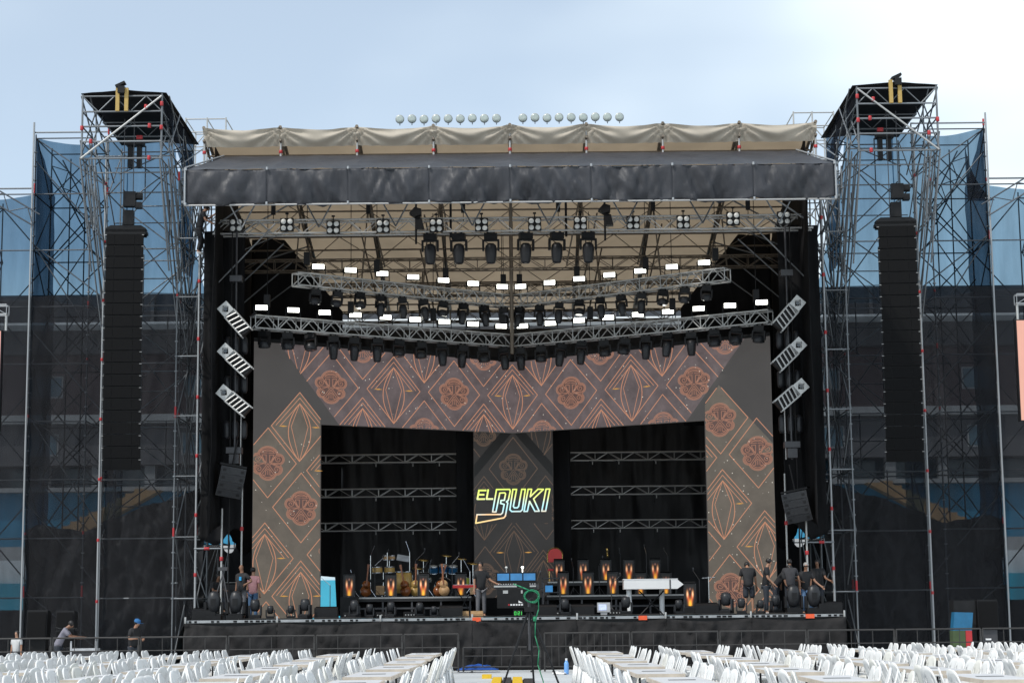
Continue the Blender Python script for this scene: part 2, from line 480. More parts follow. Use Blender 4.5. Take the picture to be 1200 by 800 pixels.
# ================================================================== stadium stand behind everything
def stadium():
    Y = 108.0
    t = thing('stadium_stand', 'grey stadium stand with blue walls seen through the netting behind the stage', 'stadium', (0, Y, 0))
    def bx(name, x0, x1, y0, y1, z0, z1, m): return MB().bb(x0, x1, y0 - Y, y1 - Y, z0, z1).build(name, m, t)
    W = 62
    bx('lower_wall', -W, W, 107.0, 116, 0, 3.75, 'wall_cyan')
    bx('parapet', -W, W, 107.4, 116, 3.754, 5.05, 'wall_white')
    bx('terrace', -W, W, 108.2, 118, 5.054, 5.85, 'concrete')
    bx('middle_wall', -W, W, 109.5, 118, 5.854, 9.0, 'wall_blue')
    bx('gallery_wall', -W, W, 111.5, 118, 9.004, 10.6, 'window_glass')
    bx('gallery_floor', -W, W, 108.6, 111.4, 9.004, 9.25, 'concrete')
    bx('upper_wall', -W, W, 109.6, 119, 10.604, 13.0, 'concrete_dark')
    bx('balcony_band', -W, W, 108.9, 119, 13.004, 13.5, 'concrete')
    bx('top_wall', -W, W, 110.4, 119, 13.504, 17.2, 'facade_red')
    bx('attic_wall', -W, W, 109.8, 119, 17.204, 18.6, 'concrete_dark')
    bx('roof_edge', -W - 1, W + 1, 107.6, 121, 18.604, 18.74, 'wall_white')
    bx('roof_fascia', -W - 1, W + 1, 108.4, 121, 18.744, 20.5, 'fascia_dark')
    for k in range(-20, 21): bx('fascia_rib', k * 3 - 0.1, k * 3 + 0.1, 108.25, 108.39, 18.75, 20.45, 'concrete_dark')
    wm = MB().bb(-0.9, 0.9, -0.05, 0.05, -0.55, 0.55).mesh('pane', 'window_glass')
    fm = MB().bb(-1.0, 1.0, -0.03, 0.06, -0.65, -0.56).bb(-1.0, 1.0, -0.03, 0.06, 0.56, 0.65).bb(-1.0, -0.91, -0.03, 0.06, -0.559, 0.559).bb(0.91, 1.0, -0.03, 0.06, -0.559, 0.559).bb(-0.03, 0.03, -0.06, 0.04, -0.559, 0.559).mesh('frame', 'concrete')
    for k in range(-9, 10):
        if abs(k) < 2: continue
        x = k * 4.6
        for z, y in ((11.8, 109.55), (15.3, 110.35)):
            w = part('window', wm, t, (x, y - Y, z)); part('frame', fm, w)
    cm = MB().bb(-0.3, 0.3, -0.3, 0.3, 0, 1.34).mesh('column', 'concrete')
    for k in range(-14, 15): part('column', cm, t, (k * 3.1 + 0.4, 110.2 - Y, 9.254))
    for s in (-1, 1):
        st = MB()
        # sloping stair flank with its steps
        st.prism([(20.3, 9.0), (21.6, 9.0), (27.9, 5.86), (26.0, 5.86)], lambda u, w, k: (s * u, 0.2 + k * 1.2 - 0.3, w), 1)
        for i in range(12):
            st.bb(s * (21.2 + i * 0.52), s * (21.8 + i * 0.52), 0.0, 1.0, 8.9 - i * 0.262, 9.1 - i * 0.262)
        st.build('staircase', 'stair_orange', t)
    return t
stadium()

def floodlights(s, x0, dx):
    label = 'tall floodlight mast rising behind the roof, %s of the two' % SIDE[s]
    t = thing('floodlight_mast', label, 'floodlight', (s * 4.1, 122, 0), group='stadium floodlight masts')
    mb = MB()
    for a in (-0.7, 0.7):
        for b in (-0.7, 0.7): mb.tube((a, b, 0), (a * 0.5, b * 0.5, 33.2), 0.09, 6)
    for k in range(22):
        z = k * 1.5; mb.tube((-0.7 + 0.35 * z / 33, -0.6, z), (0.7 - 0.35 * z / 33, -0.6, z + 1.5), 0.04, 5)
    mb.build('mast', 'galv_dark', t)
    MB().bb(-3.6, 3.6, -0.1, 0.1, 33.2, 33.35).bb(-3.6, 3.6, -0.1, 0.1, 31.4, 31.5).build('crossbar', 'galv_dark', t)
    rot = Euler((R(100), 0, 0)).to_matrix()
    lm = MB().lathe([(0.08, -0.22), (0.2, -0.12), (0.29, 0.0), (0.3, 0.04)], 14, rot=rot).mesh('flood_lamp', 'alu', True)
    gm = MB().lathe([(0.27, 0.04), (0.24, 0.075), (0.12, 0.09)], 14, rot=rot).mesh('lens', 'flood_glass', True)
    bm = MB().tube((0, 0, -0.42), (0, 0, -0.2), 0.03, 6).mesh('bracket', 'galv_dark')
    for k in range(9):
        l = part('flood_lamp', lm, t, ((k - 4) * dx, -0.3, 34.45 + 0.02 * math.sin(k * 2.3)), (0, 0, R(6 * math.sin(k * 1.7))))
        part('lens', gm, l); part('bracket', bm, l)
for s in (-1, 1): floodlights(s, 0, 0.805)

# ================================================================== scaffolding
def scaf(root, xs, ys, z0, z1, mat='galv', lift=2.0, sx=1, brace_x=(), brace_y=(), rails=True, r=0.026, seed=1, red=True):
    """standards, ledgers and braces on a grid; sx mirrors x"""
    rg = random.Random(seed)
    n = round((z1 - z0) / lift); zs = [z0 + i * lift for i in range(n + 1)]
    for x in xs:
        for y in ys:
            tubeobj('standard', (sx * x, y, 0.0), (sx * x, y, z1 + 0.12 + rg.random() * 0.15), r, mat, root)
    for z in zs[0 if z0 > 0.1 else 1:]:
        for y in ys:
            for a, b in zip(xs, xs[1:]):
                tubeobj('ledger', (sx * a, y, z), (sx * b, y, z), r * 0.92, mat, root)
        for x in xs:
            for a, b in zip(ys, ys[1:]):
                tubeobj('ledger', (sx * x, a, z), (sx * x, b, z), r * 0.92, mat, root)
    for (y, flip) in brace_x:
        for a, b in zip(xs, xs[1:]):
            for i, (za, zb) in enumerate(zip(zs, zs[1:])):
                p, q = ((a, za), (b, zb)) if (i + flip) % 2 else ((b, za), (a, zb))
                tubeobj('brace', (sx * p[0], y + 0.05, p[1]), (sx * q[0], y + 0.05, q[1]), r * 0.85, mat, root)
    for (x, flip) in brace_y:
        for a, b in zip(ys, ys[1:]):
            for i, (za, zb) in enumerate(zip(zs, zs[1:])):
                p, q = ((a, za), (b, zb)) if (i + flip) % 2 else ((b, za), (a, zb))
                tubeobj('brace', (sx * x + 0.05, p[0], p[1]), (sx * x + 0.05, q[0], q[1]), r * 0.85, mat, root)
    if red:
        for x in xs:
            for z in zs[1:]:
                if rg.random() < 0.35: tubeobj('red_coupler', (sx * x, ys[0], z - 0.06 + 0.3 * rg.random()), (sx * x, ys[0], z + 0.1 + 0.3 * rg.random()), r * 1.4, 'red_paint', root)
        cm = MB().tube((0, 0, -0.02), (0, 0, 0.02), 0.06, 8).mesh('rosette', 'galv')
        for x in xs:
            for z in zs[1:]:
                for d in (0, 0.5, 1.0, 1.5):
                    if z + d < z1: part('rosette', cm, root, Vector((sx * x, ys[0], z + d)) - root.location)

def girder(root, p, q, h=0.45, r=0.022, mat='galv'):
    p, q = Vector(p), Vector(q); d = (q - p); L = d.length; n = max(2, round(L / 0.5))
    upv = Vector((0, 0, 1)); up = (upv - d.normalized() * upv.dot(d.normalized())).normalized() * h
    tubeobj('girder_chord', p, q, r, mat, root); tubeobj('girder_chord', p + up, q + up, r, mat, root)
    for k in range(n):
        a, b = p + d * (k / n), p + d * ((k + 1) / n)
        if k % 2: tubeobj('girder_web', a + up, b, r * 0.7, mat, root, 5)
        else: tubeobj('girder_web', a, b + up, r * 0.7, mat, root, 5)

for s in (-1, 1):
    # speaker tower with its cantilevered head
    t = thing('speaker_tower', 'tall scaffold tower with jutting roofed head carrying the %s speaker column' % SIDE[s], 'scaffold', (s * 12.75, 64, 0), group='speaker towers')
    scaf(t, [11.44, 14.05], [64.0, 66.2], 0.35, 18.35, sx=s, brace_x=((66.2, 0),), brace_y=((11.44, 0), (14.05, 1)), seed=3 + s)
    XA, XB = s * 11.44, s * 14.05
    for x in (XA, XB):
        tubeobj('standard', (x, 60, 16.55), (x, 60, 18.75), 0.034, 'galv', t)
        tubeobj('standard', (x, 62, 14.6), (x, 62, 18.7), 0.026, 'galv', t)
        for z in (18.70, 18.16, 17.66, 17.15, 16.58):
            tubeobj('ledger', (x, 60, z), (x, 64, z), 0.026, 'galv', t)
        for (ya, za, yb, zb) in ((60, 16.58, 64, 11.2), (60, 17.2, 64, 12.4), (60, 16.58, 62, 13.2), (62, 16.58, 64, 13.2), (60, 18.7, 64, 16.5), (62, 18.6, 60, 16.58), (61, 16.6, 64, 12.0)):
            tubeobj('brace', (x + s * 0.05, ya, za), (x + s * 0.05, yb, zb), 0.026, 'galv', t)
            tubeobj('brace', (x - s * 0.22, ya + 0.1, za), (x - s * 0.22, yb, zb + 0.2), 0.024, 'galv', t)
    for z in (17.66, 17.15, 16.58):
        tubeobj('ledger', (XA, 60, z), (XB, 60, z), 0.032, 'galv', t)
        tubeobj('ledger', (XA, 62, z), (XB, 62, z), 0.026, 'galv', t)
    girder(t, (XA, 60, 18.16), (XB, 60, 18.16), 0.52, 0.03)
    girder(t, (XA, 63, 18.10), (XB, 63, 18.10), 0.5, 0.026, 'galv')
    tubeobj('brace', (XB, 59.93, 16.58), (XA, 59.93, 18.66), 0.034, 'alu', t)
    for (x, z) in ((XB, 17.6), (XA, 17.6), (lerp(XA, XB, .2), 18.3), (XB - s * 0.3, 17.15), (lerp(XA, XB, .15), 17.66), (lerp(XA, XB, .15), 16.58), (XA, 18.4)):
        tubeobj('red_coupler', (x, 59.95, z - 0.07), (x, 59.95, z + 0.07), 0.055, 'red_paint', t)
    # black roof sheet with a low ridge
    MB().grid(8, 8, lambda u, v: (lerp(XA - s * 0.15, XB + s * 0.05, u) - s * 12.75, lerp(59.95, 66.4, v) - 64, 18.76 + 0.11 * (1 - abs(2 * u - 1)) - 0.1 * v + 0.02 * nz(u * 5, v * 5, s))).build('roof_sheet', 'black_cloth', t, True, 0.02)
    MB().grid(4, 10, lambda u, v: (XA - s * 12.75 - s * 0.02 + 0.03 * nz(u * 3, v * 4), lerp(60.1, 66.0, u) - 64, lerp(18.75, lerp(18.3, 16.6, u), v))).build('side_sheet', 'net_dense', t, True)
    tubeobj('standard', (XB, 63.7, 0), (XB, 63.7, 18.2), 0.036, 'pole', t)
    for k in range(8): tubeobj('red_coupler', (XB, 63.7, 2.2 + 2.05 * k), (XB, 63.7, 2.30 + 2.05 * k), 0.05, 'red_paint', t)
    # yellow beams and pulley block on the front edge
    for dx in (-0.17, 0.12):
        boxobj('timber_beam', (s * 12.7 + dx, 59.85, 18.52), (0.12, 0.1, 0.78), 'yellow_timber', t)
    MB().bb(-0.1, 0.12, -4.3, -4.0, 18.72, 18.95).box((-0.03, -4.15, 19.02), (0.34, 0.25, 0.08), Euler((0, R(-25), 0)).to_matrix()).build('pulley_block', 'black_metal', t)
    # chain hoist pair under the head
    hb = MB()
    for dx in (-0.16, 0.14): hb.bb(dx - 0.07, dx + 0.07, -2.1, -1.85, 16.75, 17.5)
    hb.bb(-0.3, 0.3, -2.2, -1.8, 17.5, 17.72)
    ho = hb.build('chain_hoist', 'black_metal', t); ho.location = (s * -0.05, 0, 0)
    boxobj('red_tag', (s * 12.5, 61.7, 17.72), (0.2, 0.1, 0.12), 'red_paint', t)

    # wing scaffold beyond the tower
    t2 = thing('wing_scaffold', 'lattice of scaffold tubes outside the %s speaker tower' % SIDE[s], 'scaffold', (s * 16.67, 66, 0), group='wing scaffolds')
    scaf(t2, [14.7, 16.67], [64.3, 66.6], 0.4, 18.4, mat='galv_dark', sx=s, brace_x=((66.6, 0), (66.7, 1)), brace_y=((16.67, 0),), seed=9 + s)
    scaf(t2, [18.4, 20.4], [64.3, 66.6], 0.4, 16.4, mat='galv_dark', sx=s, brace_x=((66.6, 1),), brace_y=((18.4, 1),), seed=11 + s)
    for i in range(8):
        z = 2.4 + 2 * i
        tubeobj('ledger', (s * 16.67, 64.3, z), (s * 18.4, 64.3, z), 0.024, 'galv_dark', t2)
        tubeobj('brace', (s * (16.67 if i % 2 else 18.4), 66.6, z - 2), (s * (18.4 if i % 2 else 16.67), 66.6, z), 0.024, 'galv_dark', t2)
        if i % 2 == 0:
            tubeobj('brace', (s * 14.05, 66.4, z), (s * 16.67, 66.4, z + 3.0), 0.026, 'galv_dark', t2)
            tubeobj('brace', (s * 16.67, 66.45, z), (s * 14.05, 66.45, z + 3.0), 0.026, 'galv_dark', t2)
    tubeobj('standard', (s * 16.67, 64.0, 0), (s * 16.67, 64.0, 18.9), 0.036, 'pole', t2)
    girder(t2, (s * 16.6, 63.9, 15.2), (s * 19.6, 63.9, 17.0), 0.45, 0.026, 'galv_dark')
    girder(t2, (s * 15.3, 66.3, 15.4), (s * 16.6, 66.3, 17.9), 0.45, 0.026, 'galv_dark')
    tubeobj('ledger', (s * 14.05, 64.05, 18.55), (s * 16.67, 64.05, 18.55), 0.03, 'galv', t2)
    tubeobj('ledger', (s * 16.67, 64.05, 16.55), (s * 19.0, 64.05, 16.55), 0.03, 'galv', t2)

    for k in range(9):
        z = 0.6 + 2 * k
        tubeobj('brace', (s * 14.05, 64.35 + 0.2 * (k % 2), z), (s * 16.67, 64.4, min(18.4, z + 2 + (k % 3))), 0.022, 'galv_dark', t2)
        tubeobj('brace', (s * 16.6, 66.0, z), (s * 14.8, 65.6, min(18.3, z + 2.6)), 0.022, 'galv_dark', t2)
        tubeobj('brace', (s * 11.5, 66.35, z), (s * 14.0, 66.35, min(18.3, z + 3.4 - (k % 2))), 0.022, 'galv_dark', t)
        tubeobj('brace', (s * 13.9, 65.2, z + 0.7), (s * 11.5, 65.0, min(18.3, z + 2.4 + (k % 2))), 0.022, 'galv_dark', t)
        tubeobj('standard', (s * (12.3 if k % 2 else 13.2), 66.3, z), (s * (12.3 if k % 2 else 13.2), 66.3, z + 2), 0.022, 'galv_dark', t)
        tubeobj('ledger', (s * 11.44, 65.1, z + 0.9), (s * 14.05, 65.1, z + 0.9), 0.02, 'galv_dark', t)
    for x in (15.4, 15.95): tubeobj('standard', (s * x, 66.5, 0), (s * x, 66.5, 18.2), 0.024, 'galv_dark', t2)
    # stage leg scaffold carrying the roof
    t3 = thing('stage_leg_scaffold', 'dense scaffold leg holding up the %s end of the stage roof' % SIDE[s], 'scaffold', (s * 10.9, 66, 0), group='stage roof legs')
    scaf(t3, [10.45, 11.2], [62.0, 64.2, 66.6, 69.0], 0.3, 16.3, sx=s, brace_x=((64.25, 0), (66.6, 1)), brace_y=((10.45, 0), (11.2, 1)), seed=21 + s)
    tubeobj('standard', (s * 10.45, 61.9, 0), (s * 10.45, 61.9, 16.6), 0.038, 'pole', t3)
    for k in range(7):
        z = 3.0 + 1.95 * k
        tubeobj('red_coupler', (s * 10.45, 61.9, z), (s * 10.45, 61.9, z + 0.12), 0.052, 'red_paint', t3)
    for k in range(9):
        z = 9.5 + 0.95 * k
        tubeobj('brace', (s * 10.5, 62.0 + 0.6 * (k % 3), z), (s * 11.44, 65.5, z - 2.6), 0.022, 'galv', t3)
        tubeobj('brace', (s * 11.3, 63.0 + 0.4 * (k % 2), z), (s * 10.6, 67.5, z + 2.2), 0.022, 'galv', t3)
    # guard-railed rear deck above the roof line
    for x in (10.6, 11.3, 12.1):
        tubeobj('standard', (s * x, 68.2, 15), (s * x, 68.2, 20.15), 0.03, 'alu', t3)
        tubeobj('standard', (s * x, 70.4, 15), (s * x, 70.4, 20.15), 0.026, 'alu', t3)
        for z in (20.1, 19.6, 18.6, 17.6): tubeobj('guard_rail', (s * x, 68.2, z), (s * x, 70.4, z), 0.022, 'alu', t3)
    for z in (20.1, 19.6, 18.9, 18.3, 17.6, 16.9):
        for y in (68.2, 70.4): tubeobj('guard_rail', (s * 10.6, y, z), (s * 12.1, y, z), 0.024, 'alu', t3)
    tubeobj('brace', (s * 10.6, 68.15, 18.6), (s * 11.3, 68.15, 19.6), 0.022, 'alu', t3)
    tubeobj('brace', (s * 11.3, 68.15, 19.6), (s * 12.1, 68.15, 18.6), 0.022, 'alu', t3)
    # rear legs near the backdrop, seen through the wing openings
    for y in (72.5, 75.5):
        for x in (10.0, 11.2): tubeobj('standard', (s * x, y, 0), (s * x, y, 14.5), 0.026, 'galv_dark', t3)
        for k in range(7): tubeobj('ledger', (s * 10.0, y, 0.3 + 2 * k), (s * 11.2, y, 0.3 + 2 * k), 0.024, 'galv_dark', t3)
    for (x, y, za, zb) in ((9.55, 61.6, 1.6, 5.2), (9.0, 62.3, 1.6, 6.2)):
        tubeobj('standard', (s * x, y, za), (s * x, y, zb), 0.032, 'alu', t3)
        tubeobj('red_coupler', (s * x, y, zb - 1.7), (s * x, y, zb - 1.57), 0.06, 'red_paint', t3)
    tubeobj('ledger', (s * 9.55, 61.6, 3.9), (s * 10.45, 61.6, 3.9), 0.028, 'galv', t3)
    tubeobj('red_coupler', (s * 9.95, 61.6, 3.9), (s * 10.12, 61.6, 3.9), 0.05, 'red_paint', t3)

# ------------------------------------------------------------------ netting on the scaffolds
def fold(x, z, k): return 0.10 * nz(x * 1.3 + k, z * 0.22, k) + 0.05 * nz(x * 3.7 + z * 0.8, z * 0.5, k + 5) + 0.045 * nz(x * 1.6 - z * 0.9, z * 1.9, k + 9)
for s in (-1, 1):
    def ztop(x):
        if x < 12.3: return lerp(12.6, 18.4, max(0, (x - 10.95) / 1.35))
        if x <= 16.67: return 19.2 - 0.32 * math.sin((x - 12.3) / 4.37 * math.pi) - 0.05 * abs(math.sin(x * 2.4))
        return 17.2 - 0.18 * math.sin((x - 16.67) / 3.6 * math.pi)
    n1 = thing('scaffold_netting', 'dark see-through netting stretched over the scaffold on the %s' % SIDE[s], 'netting', (s * 14, 67.2, 0), group='scaffold netting walls')
    def sheet(x0, x1, nu, nv, zb, zt, y=67.2, k=0.0, mat='net', name='net_panel', amp=1.0, crease=0.0):
        def fn(u, v):
            x = lerp(x0, x1, u); b = zb(x) if callable(zb) else zb; tp = zt(x) if callable(zt) else zt
            z = lerp(b, tp, v); y0 = y(x) if callable(y) else y
            cr = crease * (abs(nz(x * 0.9 + z * 0.55, z * 0.35, k)) + 0.6 * abs(nz(x * 2.1 - z * 0.9, z * 0.6, k + 4)) + 0.3 * nz(x * 4.5, z * 2.5, k + 7)) if crease else 0
            return (s * x - s * 14, y0 - 67.2 + amp * fold(x, z, k + s) - cr, z)
        return MB().grid(nu, nv, fn).build(name, mat, n1, True)
    for (zl, zh, mt) in ((12.7, ztop, 'net'), (0.05, 12.69, 'net_low')):
        sheet(10.95, 14.05, 34, 60, zl, (lambda x: max(12.72, ztop(x))) if mt == 'net' else zh, k=0.0, mat=mt, amp=1.5)
        sheet(14.02, 16.66, 30, 60, zl, (lambda x: lerp(19.15, 18.45, (x - 14.02) / 2.64) - 0.25 * math.sin((x - 14.02) / 2.64 * math.pi)) if mt == 'net' else zh, y=lambda x: lerp(67.24, 64.45, (x - 14.02) / 2.64), k=3.0, mat=mt, amp=1.2)
        sheet(16.70, 20.4, 30, 60, zl, (lambda x: 16.45 - 0.2 * math.sin((x - 16.7) / 3.7 * math.pi)) if mt == 'net' else zh, y=64.6, k=6.0, mat=mt, amp=1.2)
    # second skin on the lower half and heavy black cloth tied along the foot
    sheet(10.75, 14.0, 40, 50, 0.05, lambda x: 12.75 + 0.05 * math.sin(x * 1.1), y=63.9, k=11, mat='net_front', name='net_panel', amp=1.2)
    sheet(13.98, 16.64, 40, 50, 0.05, lambda x: 12.7 + 0.05 * math.sin(x * 1.3), y=64.1, k=14, mat='net_front', name='net_panel', amp=1.2)
    sheet(16.7, 20.3, 40, 50, 0.05, lambda x: 12.75 + 0.05 * math.sin(x * 1.3), y=64.12, k=19, mat='net_front', name='net_panel', amp=1.2)
    def foot(x): return (5.0 + 1.1 * max(0, (14.0 - x) / 3.4) + 0.05 * math.sin(x * 3.1)) if x < 14.05 else 4.75 - 0.10 * math.sin((x - 14.05) * 2.4) + 0.12 * nz(x * 1.5)
    sheet(10.6, 14.08, 60, 60, 0.02, foot, y=64.7, k=17, mat='foot_cloth', name='foot_cloth', amp=1.2, crease=0.75)
    sheet(14.0, 16.75, 50, 60, 0.02, foot, y=64.9, k=23, mat='foot_cloth', name='foot_cloth', amp=1.2, crease=0.75)
    sheet(16.7, 20.3, 30, 20, 0.02, 2.0, y=64.9, k=29, mat='foot_cloth', name='foot_cloth', amp=2.5)
    # side returns running front to back
    def ret(x, y0, y1, z0, z1a, z1b, mat, k):
        def fn(u, v):
            y = lerp(y0, y1, u); z = lerp(z0, lerp(z1a, z1b, u), v)
            return (s * x - s * 14 + 0.9 * fold(y * 1.5, z, k), y - 67.2, z)
        MB().grid(10, 40, fn).build('side_return', mat, n1, True)
    ret(16.62, 64.1, 67.1, 0.1, 18.5, 16.9, 'net_dense', 2)
    ret(14.0, 64.2, 67.1, 0.1, 14.4, 13.6, 'net', 4)
    ret(11.48, 64.1, 66.6, 13.7, 18.4, 18.0, 'net_dense', 8)
    if s == 1:
        MB().grid(10, 16, lambda u, v: (16.7 - 14 + 1.0 * u * math.sin(v * 1.6), -0.1 + 0.15 * math.sin(u * 3), lerp(18.6 - 2.1 * u * u * 0.98 - 0.0 * v, 16.45, v))).build('loose_flap', 'net_dense', n1, True)

# ================================================================== stage deck and skirt
DECK = 1.59
def stage():
    t = thing('stage_deck', 'black concert stage platform with draped skirt and pale front edge', 'stage', (0, 58, 0))
    MB().bb(-10.0, 10.0, 0.0, 19.0, DECK - 0.22, DECK - 0.004).build('deck', 'deck', t)
    for k in range(9):
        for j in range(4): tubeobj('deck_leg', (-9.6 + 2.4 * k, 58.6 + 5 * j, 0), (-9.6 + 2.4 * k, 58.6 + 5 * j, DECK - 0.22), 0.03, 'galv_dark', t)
    ties = [-10.05, -7.25, -4.1, -1.3, 1.9, 4.6, 7.2, 10.05]
    for i, (a, b) in enumerate(zip(ties, ties[1:])):
        def fn(u, v, a=a, b=b, i=i):
            x = lerp(a - 0.02, b + 0.02, u)
            z = lerp(0.02, DECK - 0.09, v)
            sag = 0.10 * math.sin(u * math.pi) * v
            d = 0.14 * nz(x * 1.1, z * 1.4, 3) + 0.30 * abs(nz(x * 1.5 + z * 1.1, z * 0.7, 7)) + 0.18 * abs(nz(x * 3.3 - z * 1.6, z * 1.4, 2)) + 0.05 * nz(x * 7, z * 4, 5)
            swag = 0.10 * math.sin(u * math.pi) * math.sin(v * math.pi)
            return (x, -0.12 - d - swag - 0.12 * (1 - v), z - sag)
        MB().grid(36, 14, fn).build('skirt_panel', 'skirt_cloth', t, True, 0.01)
    for s in (-1, 1):
        MB().grid(24, 10, lambda u, v: (s * 10.06 + s * 0.1 * nz(u * 6, v * 2) + s * 0.5 * (1 - v) * (1 - u), lerp(-0.1, 9.0, u), lerp(0.02, DECK - 0.05, v))).build('skirt_panel', 'skirt_cloth', t, True, 0.01)
    MB().bb(-10.02, 10.02, -0.10, -0.005, DECK - 0.085, DECK - 0.005).build('edge_strip', 'pole', t)
    mb = MB(); x = -9.95; rg = random.Random(4)
    while x < 9.9:
        if rg.random() < 0.72: mb.bb(x, x + 0.07 + 0.06 * rg.random(), -0.112, -0.104, DECK - 0.075, DECK - 0.02)
        x += 0.17 + (0.5 if rg.random() < 0.06 else 0)
    o = mb.build('edge_dashes', 'black_metal', t); o['kind'] = 'stuff'
    for x in (-1.17, 3.9, 9.0): MB().bb(x - 0.13, x + 0.13, -0.16, -0.11, DECK - 0.13, DECK - 0.0).build('tape_mark', 'orange_tape', t)
    for x in ties: tubeobj('edge_clamp', (x, 57.87, DECK - 0.1), (x, 57.87, DECK + 0.1), 0.03, 'alu', t)
    return t
stage()

def riser(label, x0, x1, y0, y1, z1, shelf=False):
    t = thing('riser', label, 'riser', ((x0 + x1) / 2, y0, DECK), group='band risers')
    w = (x1 - x0) / 2; h = z1 - DECK
    MB().bb(-w, w, 0, y1 - y0, h - 0.16, h).build('platform', 'deck', t)
    MB().bb(-w, w, -0.015, -0.003, h - 0.06, h - 0.01).build('edge_trim', 'alu_shade', t)
    n = max(2, round(2 * w / 1.1))
    for k in range(n + 1):
        x = -w + 0.04 + (2 * w - 0.08) * k / n
        for y in (0.06, y1 - y0 - 0.06): boxobj('post', (x + t.location.x, y + y0, DECK + (h - 0.16) / 2), (0.06, 0.06, h - 0.16), 'dark_grey', t)
    MB().bb(-w, w, 0.02, 0.05, h * 0.42, h * 0.5).build('rail', 'dark_grey', t)
    MB().grid(30, 6, lambda u, v: (lerp(-w, w, u), 0.5 + 0.06 * nz(u * 14, v * 2), lerp(0, h - 0.17, v))).build('drape', 'black_cloth', t, True)
riser('low black riser under the drums and percussion', -5.6, -1.5, 65.4, 70.5, 2.32)
riser('low black riser behind the white piano', 1.1, 5.9, 65.4, 68.4, 2.32)
riser('higher black riser at the back under the rear music stands', 1.2, 5.9, 68.6, 71.0, 2.85)

# ================================================================== drapes
def drape(label, fn, nu, nv, name='black_drape', mat='black_cloth', thick=0.015):
    o = MB().grid(nu, nv, fn).build(name, mat, None, True, thick)
    return tag(o, label, 'drape', 'stage drapes')
def dfold(x, z, k): return 0.11 * nz(x * 2.2 + 0.25 * z, z * 0.12, k) + 0.05 * nz(x * 5, z * 0.4, k + 3) + 0.05 * nz(x * 1.2, z * 1.4, k + 6)
drape('full height black backdrop hung behind the band', lambda u, v: (lerp(-6.9, 10.2, u), 75 + 1.4 * dfold(lerp(-6.9, 10.2, u), lerp(DECK, 13.1, v), 1), lerp(DECK + 0.02, 13.1, v)), 160, 80, mat='backdrop_cloth')
drape('black backdrop strip pulled up over the gap behind the left screen column', lambda u, v: (lerp(-10.2, -6.88, u), 75.05 + 1.4 * dfold(lerp(-10.2, -6.88, u), lerp(3, 13.1, v), 2), lerp(lerp(3.5, 3.2, u) if u < 0.93 else 1.7, 13.1, v)), 40, 40)
for s in (-1, 1):
    drape('black side wall cloth closing the %s side of the stage' % SIDE[s], lambda u, v: (s * 9.75 + 0.8 * dfold(lerp(60, 76, u), lerp(4.2, 15.8, v), 4 + s), lerp(60.4, 75.0, u), lerp(4.3 + 0.4 * math.sin(u * 9), lerp(17.2, 14.3, u), v)), 40, 40)
    drape('black cloth leg hanging at the %s front corner of the stage' % SIDE[s], lambda u, v: (s * lerp(9.0, 10.38, u), 62.35 + 0.9 * dfold(s * lerp(9.0, 10.4, u) * 1.6, lerp(4.3, 14.4, v), 8 + s), lerp(4.5 - 0.5 * u + 0.15 * math.sin(u * 8), 14.6, v)), 24, 50)
    drape('black masking cloth above the %s end of the screen wall' % SIDE[s], lambda u, v: (s * lerp(6.3, 9.7, u), 69.0 + dfold(lerp(6.3, 9.7, u), lerp(9, 15, v), 13 + s), lerp(8.5, lerp(12.9, 15.75, min(1, u * 1.5)), v)), 24, 30)
    drape('dark cloth closing the lower %s wing behind the crew' % SIDE[s], lambda u, v: (s * lerp(8.2, 13.2, u), 72.3 + dfold(lerp(8.2, 13.2, u), lerp(DECK, 5, v), 43 + s), lerp(DECK - 1.2, (5.2 if u < 0.5 else 4.4 - 0.3 * max(0, math.sin(u * 26))), v)), 40, 20)
    drape('black cloth beside the %s of the middle screen' % SIDE[s], lambda u, v: (s * lerp(1.5, 2.15, u), 70.6 + dfold(lerp(1.5, 2.15, u), lerp(DECK, 9.6, v), 30 + s), lerp(DECK + 0.05, 9.7, v)), 12, 40)

